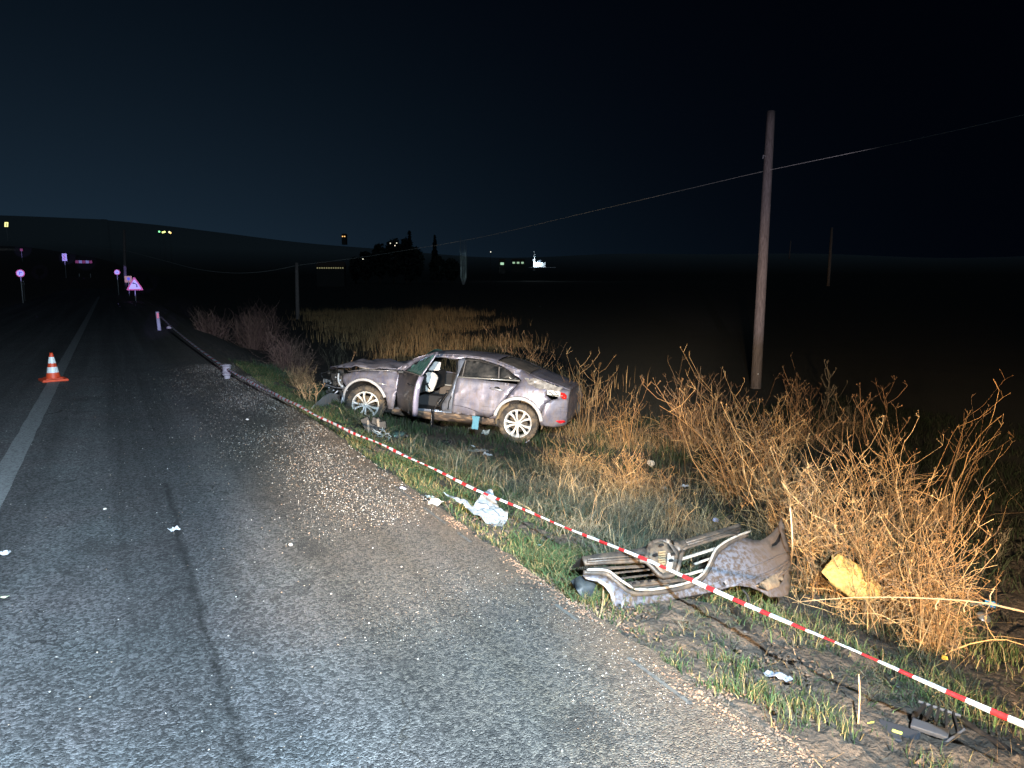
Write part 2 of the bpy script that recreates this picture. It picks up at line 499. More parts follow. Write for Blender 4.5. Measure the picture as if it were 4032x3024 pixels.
PAINT = None
def car_paint():
    m = mat('grey_paint', (.165, .165, .235), .33, metal=.45, color2=(.36, .36, .43), noise_scale=3.2, contrast=(.35, .75), bump=.12, bump_scale=26, coat=.35)
    nt = m.node_tree; N = nt.nodes; L = nt.links; b = N['Principled BSDF']
    src = b.inputs['Base Color'].links[0].from_socket
    tc = N.new('ShaderNodeTexCoord'); mp = N.new('ShaderNodeMapping'); mp.inputs['Scale'].default_value = (9, 9, 2.2); L.new(tc.outputs['Object'], mp.inputs[0])
    n = N.new('ShaderNodeTexNoise'); n.inputs['Scale'].default_value = 2.2; n.inputs['Detail'].default_value = 9; n.inputs['Roughness'].default_value = .75; L.new(mp.outputs[0], n.inputs['Vector'])
    r = N.new('ShaderNodeMapRange'); r.inputs[1].default_value = .45; r.inputs[2].default_value = .60; L.new(n.outputs['Fac'], r.inputs[0])
    # mud caked along the sills, where wheels threw it
    sp = N.new('ShaderNodeSeparateXYZ'); L.new(tc.outputs['Object'], sp.inputs[0])
    low = N.new('ShaderNodeMapRange'); low.inputs[1].default_value = .52; low.inputs[2].default_value = .27; L.new(sp.outputs['Z'], low.inputs[0])
    mm = N.new('ShaderNodeMath'); mm.operation = 'MULTIPLY_ADD'; mm.use_clamp = True
    L.new(low.outputs[0], mm.inputs[0]); mm.inputs[1].default_value = .65; L.new(r.outputs[0], mm.inputs[2])
    m2 = N.new('ShaderNodeMath'); m2.operation = 'MULTIPLY'; m2.inputs[1].default_value = .55; L.new(mm.outputs[0], m2.inputs[0])
    mx = N.new('ShaderNodeMix'); mx.data_type = 'RGBA'; L.new(m2.outputs[0], mx.inputs[0]); L.new(src, mx.inputs[6]); mx.inputs[7].default_value = (.20, .15, .11, 1)
    L.new(mx.outputs[2], b.inputs['Base Color'])
    # long scratches dragged along the flank
    mp2 = N.new('ShaderNodeMapping'); mp2.inputs['Scale'].default_value = (1.3, 1.3, 55); mp2.inputs['Rotation'].default_value = (0, .09, 0); L.new(tc.outputs['Object'], mp2.inputs[0])
    n3 = N.new('ShaderNodeTexNoise'); n3.inputs['Scale'].default_value = 1.6; n3.inputs['Detail'].default_value = 5; L.new(mp2.outputs[0], n3.inputs['Vector'])
    r3 = N.new('ShaderNodeMapRange'); r3.inputs[1].default_value = .63; r3.inputs[2].default_value = .68; r3.inputs[4].default_value = .6; L.new(n3.outputs['Fac'], r3.inputs[0])
    m7 = N.new('ShaderNodeMix'); m7.data_type = 'RGBA'; L.new(r3.outputs[0], m7.inputs[0]); L.new(mx.outputs[2], m7.inputs[6]); m7.inputs[7].default_value = (.05, .045, .045, 1); L.new(m7.outputs[2], b.inputs['Base Color'])
    rr = N.new('ShaderNodeMath'); rr.operation = 'MULTIPLY_ADD'; L.new(m2.outputs[0], rr.inputs[0]); rr.inputs[1].default_value = .45; rr.inputs[2].default_value = .36
    L.new(rr.outputs[0], b.inputs['Roughness'])
    return m

M_BLACK = mat('black_plastic', (.012, .012, .013), .5, color2=(.05, .042, .035), noise_scale=9, contrast=(.5, .75))
M_RUB = mat('tyre_rubber', (.035, .032, .03), .85, color2=(.19, .14, .09), noise_scale=7, contrast=(.42, .66), bump=.4, bump_scale=90)
M_RIM = mat('bright_alloy', (.66, .65, .63), .38, metal=.25, color2=(.55, .50, .42), noise_scale=14, contrast=(.5, .75))
M_DRIM = mat('dark_alloy', (.03, .03, .032), .5)
M_CHR = mat('chrome_trim', (.85, .83, .78), .2, metal=.7)
M_GLS = mat('dusty_tinted_glass', (.018, .020, .022), .22, color2=(.085, .08, .075), noise_scale=4.5, contrast=(.42, .7), spec=.6)
M_TEAL = mat('cracked_green_glass', (.03, .10, .095), .25, color2=(.08, .16, .15), noise_scale=12, bump=.4, bump_scale=40)
M_INT = mat('dark_interior', (.020, .020, .022), .75)
M_WHT = mat('white_airbag', (.80, .78, .74), .8, color2=(.6, .57, .52), noise_scale=9)
M_MUD = mat('dried_mud', (.16, .115, .075), .95, color2=(.07, .05, .035), noise_scale=9, bump=.8, bump_scale=50)


def halfw(x):
    w = .90
    if x > 2.55: w -= .30 * ((x - 2.55) / 1.15) ** 2.2
    if x < -.2: w -= .32 * ((-.2 - x) / .75) ** 1.9
    return w


def belt(x): return 1.0 + (1.12 - x) * .047


def syd(x, z):
    """half width of the body at (x, z)"""
    w = halfw(x); zb = belt(min(max(x, -.2), 2.0))
    y = w - .045 * ((z - .62) / .34) ** 2 if z < zb - .11 else 0
    if z >= zb - .11:
        k = (z - (zb - .11)) / .11
        y0 = w - .045 * ((zb - .11 - .62) / .34) ** 2
        if k <= 1: y = y0 - .045 * k * k * (3 - 2 * k) * 1.0
        else: y = y0 - .045 - (z - zb) * .60
    if z < .36: y -= (.36 - z) * .45
    y += .012 * math.exp(-((z - .46) / .035) ** 2) * (1 if .4 < x < 2.1 else 0)     # lower crease
    if x > 2.2: y -= .16 * max(0, (z - .80)) * 1.6                                   # fender rolls over into the bonnet
    if x < .1: y -= .30 * max(0, z - .93)
    y += .015 * noise.noise((x * 3.1, z * 3.3, 1.7)) + .006 * noise.noise((x * 9, z * 9, 4)) - .020 * max(0, .10 - abs(noise.noise((x * 1.9 + z * 1.6, z * 2.6, 6)))) / .10 * (.3 + abs(noise.noise((x, z, 2))))
    return y


def LS(off=0.0, f=1): return lambda x, z: Vector((x, f * (syd(x, z) + off), z))

def build_car():
    P = car_paint(); pn = lambda n, poly, off=0, m=P, s=.06, th=.008, holes=(), fn=None, par=car: panel(n, poly, fn or LS(off), m, par, s=s, thick=th, holes=holes)
    # --- left side (towards the road)
    rd_rear = crv([(.075, .985), (.20, .80), (.33, .60), (.44, .43), (.53, .375)], .04)
    door_r = [(1.175, .37), (1.15, .62), (1.125, 1.0)] + rd_rear
    pn('rear_door', door_r)
    arc_in = circ(.0, .34, .40, 30, 172, 8)
    arc_r = [(x, z) for x, z in circ(.0, .36, .385, 30, 2, 162)]
    q = [(.50, .345)] + [(.515, .365), (.43, .42), (.32, .59), (.19, .79), (.065, .985), (.02, 1.055), (.09, 1.10), (.36, 1.24), (.42, 1.285),
         (.17, 1.255), (-.10, 1.165), (-.44, 1.06), (-.60, 1.03), (-.66, .965), (-.45, .955), (-.43, .86), (-.52, .80), (-.42, .72)] + arc_r[::-1]
    pn('rear_quarter', q)
    bump = [(-.385, .50), (-.42, .71), (-.52, .79), (-.76, .84), (-.80, .80), (-.80, .56), (-.78, .37), (-.60, .325), (-.40, .34), (-.37, .40)]
    pn('rear_bumper', bump, .004)
    mb = MB(); zs = [.39, .48, .60, .72, .83, .92, .985]; vs = []
    for z in zs:
        ys = syd(-.79, z) + .008
        for k in range(13): t = -1 + k / 6; vs.append((-.785 - .02 * (1 - t * t) + (.02 if z > .8 else 0), t * ys, z))
    mb.add(vs, [(i * 13 + k, i * 13 + k + 1, (i + 1) * 13 + k + 1, (i + 1) * 13 + k) for i in range(6) for k in range(12)]); mb.build('tail_panel', P, car, smooth=True, solid=.01)
    # --- rear arch lip: widened flare, painted pale for the light it would catch
    def flare(cx, cz, r0, r1, a0, a1, name):
        m = MB(); n = 36; vs = []
        for i in range(n + 1):
            a = R_(a0 + (a1 - a0) * i / n)
            for r, o in ((r0, .012), (r0 + .006, .030), (r1 - .014, .032), (r1, .004)):
                x, z = cx + r * math.cos(a), cz + r * math.sin(a); vs.append((x, syd(x, z) + o, z))
        fs = [(i * 4 + k, (i + 1) * 4 + k, (i + 1) * 4 + k + 1, i * 4 + k + 1) for i in range(n) for k in range(3)]
        m.add(vs, fs); return m.build(name, mat('pale_arch_trim', (.66, .64, .64), .45, metal=.1, color2=(.45, .42, .40), noise_scale=10), car, smooth=True, solid=.006)
    flare(.0, .36, .375, .435, 8, 172, 'arch_trim')
    flare(2.80, .34, .405, .455, -6, 158, 'arch_trim')
    # --- sill
    sill = [(.40, .235), (.42, .35), (.52, .355), (1.2, .36), (2.28, .31), (2.32, .20), (1.4, .19)]
    pn('sill', sill, -.015, m=mat('muddy_sill', (.075, .058, .05), .8, color2=(.30, .20, .12), noise_scale=6, contrast=(.48, .66), stretch=(1, 1, 3)), th=.02)
    mb = MB(); mb.tube([(1.17, .84, .372), (1.6, .84, .352), (2.22, .84, .325)], .012, 6); mb.tube([(1.17, .80, .385), (2.2, .80, .34)], .010, 6)
    mb.build('sill_rail', mat('blue_grey_metal', (.30, .34, .42), .35, metal=.5), car, smooth=True)
    # --- B pillar, front of rear door
    pn('b_pillar', [(1.36, .37), (1.18, .37), (1.165, .62), (1.14, 1.0), (1.10, 1.06), (1.055, 1.30), (1.17, 1.31), (1.20, 1.25), (1.16, 1.05), (1.20, .80), (1.36, .50)], -.03, m=mat('blue_grey_sheet', (.20, .23, .30), .4, metal=.3, color2=(.12, .12, .13), noise_scale=5))
    mb = MB()
    mb.tube([(1.40, .84, .37), (1.385, .84, .52), (1.22, .825, .80), (1.175, .80, 1.0), (1.21, .66, 1.22), (1.25, .635, 1.27)], .012, 6)
    mb.tube([(1.245, .87, .42), (1.235, .885, .56), (1.20, .875, .66)], .010, 6)
    mb.tube([(1.25, .635, 1.27), (1.5, .60, 1.29), (1.75, .58, 1.27), (1.95, .62, 1.18)], .012, 6)
    mb.build('door_seal', M_BLACK, car, smooth=True)
    mb = MB()      # loose weather strip hanging out of the opening down to the ground
    mb.tube([(1.52, .93, .40), (1.50, .95, .30), (1.49, .97, .12), (1.485, .98, -.12), (1.48, .98, -.17)], [.022, .025, .028, .022, .012], 6, flat=.5)
    mb.tube([(1.30, .86, .70), (1.42, .90, .52), (1.485, .93, .38), (1.47, .95, .10)], .012, 5)
    mb.build('hanging_strip', mat('black_rubber', (.012, .012, .015), .3), car, smooth=True)
    # --- window band
    pn('door_glass', [(1.03, 1.015), (1.045, 1.285), (.80, 1.29), (.46, 1.235), (.425, 1.045)], -.012, m=M_GLS, th=.005)
    pn('quarter_glass', [(.395, 1.047), (.425, 1.228), (.30, 1.185), (.135, 1.072), (.13, 1.062)], -.012, m=M_GLS, th=.005)
    pn('window_frame', [(1.13, 1.0), (1.07, 1.325), (.80, 1.325), (.44, 1.262), (.27, 1.20), (.10, 1.09), (.05, 1.052)], -.001, m=M_BLACK, s=.05, th=.012,
       holes=[[(1.03, 1.018), (1.045, 1.28), (.80, 1.285), (.465, 1.23), (.43, 1.047)], [(.395, 1.05), (.42, 1.222), (.30, 1.18), (.15, 1.072)]])
    mb = MB(); mb.tube([(.412, syd(.41, 1.05) + .008, 1.05), (.442, syd(.44, 1.235) + .008, 1.235)], .009, 4); mb.build('window_divider', mat('grey_trim', (.22, .2, .19), .5), car)
    mb = MB(); mb.tube([(1.05, syd(1.05, 1.02) + .008, 1.02), (1.06, syd(1.06, 1.28) + .008, 1.285)], .007, 4)
    mb.build('window_divider', mat('grey_trim'), car)
    mb = MB(); mb.tube([(1.125, syd(1.12, 1.0) + .012, .998), (.6, syd(.6, 1.02) + .012, 1.022), (.045, syd(.05, 1.04) + .012, 1.048)], .0125, 6)
    mb.build('belt_trim', M_CHR, car, smooth=True)
    # roof side rail
    top = crv([(2.02, 1.19), (1.80, 1.29), (1.46, 1.335), (1.14, 1.35), (.80, 1.35), (.51, 1.325), (.17, 1.245)], .06)
    bot = [(.10, 1.185), (.44, 1.262), (.80, 1.325), (1.07, 1.325), (1.22, 1.285), (1.5, 1.29), (1.75, 1.255), (1.95, 1.15)]
    pn('roof_rail', top + bot, .0)
    mb = MB(); mb.tube([(x, syd(x, z) - .0, z + .006) for x, z in top], .008, 4); mb.build('roof_seam', P, car, smooth=True)
    # A pillar left
    pn('a_pillar', [(2.30, .99), (2.02, 1.19), (1.96, 1.15), (2.20, .97)], -.01)
    # --- handle
    mb = MB(); yh = syd(.40, .86)
    mb.tube([(.53, yh + .004, .878), (.48, yh + .028, .874), (.33, yh + .028, .862), (.28, yh + .004, .858)], [.014, .019, .019, .014], 8)
    mb.build('door_handle', mat('handle_paint', (.40, .39, .42), .3, metal=.4), car, smooth=True)
    mb = MB(); mb.lathe([(0.0, .0), (.05, .0), (.062, .006)], 20, Matrix.Translation((.41, yh + .001, .855)) @ Matrix.Rotation(-math.pi / 2, 4, 'X'))
    mb.build('handle_recess', M_BLACK, car, smooth=True)
    # --- lower door crease: black strip stands in for its shade
    mb = MB(); pts = crv([(1.16, .515), (.95, .505), (.75, .46), (.60, .405)], .05)
    mb.tube([(x, syd(x, z) + .003, z) for x, z in pts], [.002] + [.005] * (len(pts) - 2) + [.001], 4); mb.build('door_crease_shade', M_BLACK, car)
    # --- front fender
    arc_f = circ(2.80, .34, .42, 30, 0, 150)
    fend = [(2.26, .30), (2.20, .62), (2.20, .96), (2.34, .955), (2.7, .93), (3.05, .88), (3.25, .80), (3.32, .72), (3.24, .62)] + [p for p in arc_f[::-1] if p[0] < 3.22] + [(2.38, .30)]
    fend = [(2.25, .30), (2.21, .50), (2.19, .70), (2.19, .965), (2.34, .955), (2.7, .93), (3.05, .875), (3.25, .80), (3.30, .70)] + circ(2.80, .34, .445, 30, 35, 186)
    pn('front_fender', fend)
    mb = MB(); mb.tube([(2.38, syd(2.38, .72) + .004, .72), (2.52, syd(2.52, .74) + .006, .735), (2.60, syd(2.6, .75) + .003, .745)], [.006, .011, .003], 6); mb.build('fender_badge', M_CHR, car, smooth=True)
    # --- crumpled bonnet
    def hood(x, y):
        z = lerp_tab(x, [(2.1, .985), (2.5, .985), (2.9, .99), (3.3, .93), (3.6, .83), (3.8, .76)])
        yy = y * (1 - .12 * max(0, x - 2.6))
        z += .045 * (1 - (y / .78) ** 2) + .09 * noise.noise((x * 2.6, y * 2.8, 2)) + .04 * abs(noise.noise((x * 6, y * 4, 5)))
        return Vector((x, yy, z))
    panel('bonnet', crv([(2.22, -.74), (2.16, 0), (2.22, .76), (2.7, .80), (3.2, .76), (3.6, .62), (3.78, .3), (3.80, -.2), (3.6, -.62), (3.0, -.76)], .08, True), hood, P, car, s=.07, thick=.012)
    mb = MB(); mb.tube([(2.28, .74, .965), (2.5, .775, .955), (2.9, .775, .925), (3.2, .74, .86)], .010, 6); mb.tube([(2.33, .62, .985), (2.25, .60, 1.03)], .012, 5)
    mb.build('bonnet_edge', mat('bare_metal', (.35, .34, .36), .35, metal=.5), car, smooth=True)
    mb = MB(); mb.tube([(3.02, .66, .945), (2.9, .68, .965), (2.72, .68, .965)], [.012, .03, .02], 6); mb.build('lamp_housing', mat('pale_plastic', (.55, .56, .58), .4), car, smooth=True)
    # --- roof, rear window, boot lid, windscreen lofted across the car
    def loft(name, prof, m, crown, inset=.0, n=14, parent=car):
        mm = MB(); vs = []
        for x, z in prof:
            ys = syd(x, z) - inset
            for k in range(n + 1):
                t = -1 + 2 * k / n; y = t * ys
                vs.append((x, y, z + crown * (1 - t * t) + .012 * noise.noise((x * 4, y * 4, 8))))
        w = n + 1; fs = [(i * w + k, i * w + k + 1, (i + 1) * w + k + 1, (i + 1) * w + k) for i in range(len(prof) - 1) for k in range(n)]
        mm.add(vs, fs); return mm.build(name, m, parent, smooth=True, solid=.006)
    loft('roof', crv([(1.80, 1.295), (1.46, 1.34), (1.14, 1.355), (.80, 1.355), (.50, 1.33)], .08), P, .045)
    loft('rear_window', crv([(.49, 1.325), (.17, 1.245), (-.08, 1.17)], .08), mat('mud_dusted_glass', (.16, .13, .11), .6, color2=(.06, .055, .05), noise_scale=7), .03, .03)
    loft('boot_lid', crv([(-.09, 1.165), (-.30, 1.105), (-.55, 1.045), (-.72, .99), (-.79, .97), (-.80, .93)], .06), P, .03)
    loft('windscreen', crv([(2.16, .99), (2.02, 1.12), (1.82, 1.28)], .06), M_TEAL, .09, .06)
    # torn edge of the boot lid above the tail lamp
    def torn(a, b): return Vector((a, syd(a, b) + .02 + .045 * noise.noise((a * 14, b * 20, 2)) + .02 * (1 - abs(b - .98) * 10), b + .03 * noise.noise((a * 13, 1, 0))))
    panel('torn_boot_edge', [(-.02, 1.10), (-.12, 1.02), (-.30, .965), (-.48, .955), (-.64, .945), (-.68, .995), (-.45, 1.055), (-.25, 1.11)], torn, mat('torn_bright_metal', (.62, .60, .58), .3, metal=.3, color2=(.25, .22, .2), noise_scale=9), car, s=.035, thick=.005, smooth=False)
    pn('rear_corner', [(-.62, .82), (-.80, .78), (-.80, .965), (-.70, .985), (-.62, .985)], -.004)
    # --- tail lamp
    pn('tail_lamp', [(-.44, .955), (-.45, .875), (-.60, .855), (-.66, .86), (-.655, .935), (-.60, .95)], .016, m=mat('clear_lamp_glass', (.78, .76, .70), .2), s=.05, th=.02)
    mb = MB(); mb.tube([(-.46, syd(-.46, .92) + .03, .925), (-.52, syd(-.52, .9) + .03, .905), (-.54, syd(-.54, .88) + .03, .875), (-.64, syd(-.64, .88) + .03, .872)], .008, 4); mb.tube([(-.56, syd(-.56, .93) + .03, .94), (-.60, syd(-.6, .9) + .03, .90), (-.645, syd(-.64, .9) + .03, .90)], .006, 4)
    mb.build('lamp_strip', M_BLACK, car)
    pn('red_lens', [(-.657, .925), (-.665, .855), (-.72, .815), (-.76, .82), (-.76, .88), (-.72, .915)], .018, m=mat('red_lamp_glass', (.62, .02, .015), .2), s=.04, th=.02)
    panel('reflector', [(-.62, .445), (-.76, .455), (-.79, .43), (-.70, .405)], LS(.02), mat('red_reflector', (.75, .02, .03), .2), car, s=.04, thick=.012)
    # --- underbody, tub, interior
    mb = MB(); mb.box((1.5, 0, .27), (3.5, 1.5, .12)); mb.box((.0, 0, .40), (.9, .86, .3)); mb.box((2.75, 0, .45), (1.2, .9, .38))
    mb.build('underbody', M_BLACK, car, bevel=.02)
    # wheel housings
    for cx, nm in ((.0, 'wheel_housing'), (2.80, 'wheel_housing')):
        mb = MB(); n = 24; vs = []
        for i in range(n + 1):
            a = R_(-14 + 208 * i / n)
            for y in (.80, .45):
                vs.append((cx + .405 * math.cos(a), y, .36 + .395 * math.sin(a)))
        fs = [(2 * i, 2 * i + 1, 2 * i + 3, 2 * i + 2) for i in range(n)]
        mb.add(vs, fs); c = len(mb.v); mb.add([(cx, .45, .36)], []); mb.f += [(2 * i + 1, c, 2 * i + 3) for i in range(n)]; mb.mi += [0] * n
        mb.build(nm, mat('muddy_liner', (.16, .12, .075), .9, color2=(.32, .23, .13), noise_scale=6) if cx < 1 else M_BLACK, car, smooth=True, solid=.01)
    mb = MB(); mb.box((1.98, 0, .78), (.34, 1.36, .34)); mb.box((2.14, 0, .55), (.1, 1.4, .5)); mb.box((1.5, 0, .42), (1.2, .26, .22)); o = mb.build('dashboard', M_INT, car, bevel=.04)
    for sy in (.38, -.38):
        mb = MB(); mb.box((1.28, sy, .48), (.52, .48, .16)); mb.box((.93, sy, .72), (.14, .44, .46), Matrix.Rotation(-.5, 3, 'Y')); mb.build('seat', mat('seat_cloth', (.018, .017, .018), .9), car, bevel=.04)
    mb = MB(); mb.box((.12, 0, .72), (.16, 1.24, .7), Matrix.Rotation(-.3, 3, 'Y')); mb.box((-.35, 0, 1.0), (.7, 1.2, .03)); mb.build('rear_bench', mat('seat_cloth'), car, bevel=.03)
    # steering wheel with its spent airbag
    MW = Matrix.Translation((1.80, .38, .84)) @ Matrix.Rotation(R_(-68), 4, 'Y')
    mb = MB(); ring = [tuple(MW @ Vector((.185 * math.cos(2 * math.pi * k / 28), .185 * math.sin(2 * math.pi * k / 28), 0))) for k in range(29)]
    mb.tube(ring, .016, 6, cap=False)
    for a in (0, 120, 240): mb.tube([MW @ Vector((0, 0, 0)), MW @ Vector((.18 * math.cos(R_(a)), .18 * math.sin(R_(a)), 0))], .018, 5)
    mb.build('steering_wheel', M_INT, car, smooth=True)
    mb = MB(); nu, nv = 22, 14; vs = []
    for i in range(nv + 1):
        ph = math.pi * i / nv
        for k in range(nu):
            a = 2 * math.pi * k / nu
            d = Vector((0, .085 * math.cos(ph), 0)) + Vector((math.sin(ph) * math.cos(a) * .145, 0, math.sin(ph) * math.sin(a) * .165))
            s_ = 1 + .22 * noise.noise(d * 9 + Vector((3, 1, 2))) + .16 * abs(noise.noise(d * 21))
            p = Vector((1.79, .40, .835)) + d * s_ + Vector((0, 0, -.05 * (1 if d.z < 0 else 0)))
            vs.append(p)
    mb.add(vs, [(i * nu + k, i * nu + (k + 1) % nu, (i + 1) * nu + (k + 1) % nu, (i + 1) * nu + k) for i in range(nv) for k in range(nu)])
    mb.build('airbag', M_WHT, car)
    # sun visor with its warning label, folded down in the opening
    def visor(a, b): return Vector((1.735 - a * .27 - b * .02, .36 + b * .04, 1.09 + b * .165 + a * .02))
    rr = crv([(-.46, -.4), (-.4, -.47), (.4, -.47), (.46, -.4), (.48, .4), (.42, .47), (-.42, .47), (-.48, .4)], .2, True)
    vis = panel('sun_visor', rr, visor, mat('cream_visor', (.66, .62, .60), .7), car, s=.2, thick=.018, smooth=False)
    mb = MB()
    for (a, b, w, h) in ((-.22, .12, .05, .22), (-.12, .10, .03, .26), (.28, -.28, .05, .05), (.3, .3, .06, .04), (-.02, .1, .02, .2)):
        q = [visor(a - w / 2, b - h / 2), visor(a + w / 2, b - h / 2), visor(a + w / 2, b + h / 2), visor(a - w / 2, b + h / 2)]
        mb = MB(); mb.add([p + Vector((0, .014, 0)) for p in q], [(0, 1, 2, 3)]); mb.build('label_mark', mat('label_print', (.13, .14, .25), .6), vis, solid=.002)
    mb = MB(); mb.tube([(1.90, -.70, .645), (1.15, -.74, .64)], .014, 6); mb.build('far_door_trim', M_CHR, car)
    mb = MB(); mb.box((1.45, -.76, .47), (1.0, .06, .3)); mb.build('far_door_card', mat('brown_trim', (.09, .07, .055), .6), car, bevel=.02)
    mb = MB(); mb.tube([(1.47, -.2, .49), (1.62, -.2, .50), (1.63, -.2, .60), (1.46, -.2, .60), (1.47, -.2, .49)], .012, 5); mb.build('cable_loop', M_BLACK, car)
    # --- right side of the body
    pr = lambda n, poly, m=P, s=.09, holes=(), off=0: panel(n, poly, LS(off, -1), m, car, s=s, thick=.01, holes=holes)
    side = [(-.84, .40), (-.88, .72), (-.80, .93), (-.44, 1.06), (-.1, 1.165), (.17, 1.25), (.51, 1.33), (.8, 1.35), (1.46, 1.335), (1.80, 1.29), (2.3, .99), (3.05, .875), (3.3, .75)] + circ(2.8, .34, .42, 16, 35, 178) + [(2.36, .24), (.42, .24)] + circ(0, .36, .385, 16, 0, 175)
    pr('body_side', side, holes=[[(1.0, .86), (1.02, 1.29), (1.5, 1.275), (1.74, 1.24), (2.0, 1.10), (2.12, .90)], [(.93, 1.03), (.94, 1.28), (.8, 1.28), (.46, 1.23), (.2, 1.10), (.2, 1.06)]])
    pr('side_liner', side, m=M_INT, off=-.035, holes=[[(1.0, .86), (1.02, 1.29), (1.5, 1.295), (1.74, 1.26), (2.04, 1.10), (2.14, .88)], [(.96, 1.01), (.97, 1.29), (.8, 1.29), (.46, 1.24), (.2, 1.12), (.18, 1.04)]])
    pr('rear_side_glass', [(.93, 1.03), (.94, 1.28), (.8, 1.28), (.46, 1.23), (.2, 1.10), (.2, 1.06)], m=M_GLS, off=-.015)
    return P

PAINT = build_car()


def wheel(parent, loc, steer=0.0, camber=0.0, dirty=False, side=1, flat=0):
    """tyre, rim barrel and five pairs of forked spokes; outer face along +y"""
    w = empty('wheel', loc); w.parent = parent; w.rotation_euler = (camber, R_(random.uniform(0, 72)) if side < 0 else R_(8), steer)
    A = Matrix.Rotation(-math.pi / 2, 4, 'X')
    mb = MB(); ro = .335
    mb.lathe([(.235, -.085), (.27, -.105), (ro - .025, -.105), (ro - .004, -.09), (ro, -.05), (ro, .05), (ro - .004, .085), (ro - .025, .103), (.27, .106), (.245, .10), (.236, .085)], 40, A)
    for k in range(40):
        a = 2 * math.pi * k / 40; mb.box((math.cos(a) * ro, .0, math.sin(a) * ro), (.010, .15, .028), Matrix.Rotation(-a, 3, 'Y'))
    mb.build('tyre', M_RUB, w, smooth=False)
    mb = MB(); mb.lathe([(.240, .096), (.232, .100), (.224, .088), (.205, .06), (.20, -.07), (.232, -.09)], 40, A)
    rim = mb.build('rim', M_RIM, w, smooth=True)
    mb = MB()
    for j in range(5):
        a0 = 2 * math.pi * j / 5
        for sgn in (-1, 1):
            a1 = a0 + sgn * .27; a2 = a0 + sgn * .10
            def pt(r, a, hw, y):
                c, s = math.cos(a), math.sin(a); return [(c * r - s * hw, y, s * r + c * hw), (c * r + s * hw, y, s * r - c * hw)]
            rows = [(.028, a0 + sgn * .5, .011, .082), (.10, a0 + sgn * .20, .011, .088), (.16, a0 + sgn * .235, .017, .092), (.198, a0 + sgn * .275, .019, .096), (.226, a0 + sgn * .27, .026, .096)]
            vs = []
            for r, a, hw, y in rows:
                f = pt(r, a, hw, y); b_ = pt(r, a, hw * 1.1, y - .03); vs += [f[0], f[1], b_[1], b_[0]]
            fs = []
            for i in range(len(rows) - 1):
                for k in range(4): fs.append((i * 4 + k, i * 4 + (k + 1) % 4, (i + 1) * 4 + (k + 1) % 4, (i + 1) * 4 + k))
            mb.add(vs, fs)
    o = mb.build('spokes', M_RIM, w)
    mb = MB(); mb.lathe([(0, .098), (.024, .097), (.03, .088), (.03, .05)], 18, A); mb.build('hub_cap', M_RIM, w, smooth=True)
    mb = MB(); mb.lathe([(0.0, .02), (.15, .02), (.155, .0), (.155, -.02)], 28, A); mb.box((-.11, .03, .07), (.09, .06, .12)); mb.build('brake_disc', mat('brake_iron', (.22, .17, .12), .6, metal=.4, color2=(.05, .045, .04), noise_scale=12), w, smooth=True)
    if dirty:
        mb = MB()
        for k in range(46):
            a = random.uniform(0, 6.28); r = random.uniform(.1, .33); p = Vector((math.cos(a) * r, .10, math.sin(a) * r))
            q = p + Vector((random.uniform(-.05, .05), random.uniform(.0, .03), random.uniform(-.16, -.03))); mb.tube([p, (p + q) / 2 + Vector((.01, .015, 0)), q], random.uniform(.0015, .004), 3)
        s_ = mb.build('caught_straw', mat('straw', (.46, .31, .15), .9, color2=(.3, .19, .09), noise_scale=12), w); s_['kind'] = 'stuff'
    return w

wheel(car, (0, .78, .33))
wheel(car, (2.80, .76, .315), steer=R_(14), dirty=True)
wheel(car, (0, -.78, .33), side=-1); wheel(car, (2.80, -.78, .33), side=-1)
for c in car.children:
    if c.name.startswith('wheel') and c.location.y < 0: c.rotation_euler = (0, 0, math.pi)


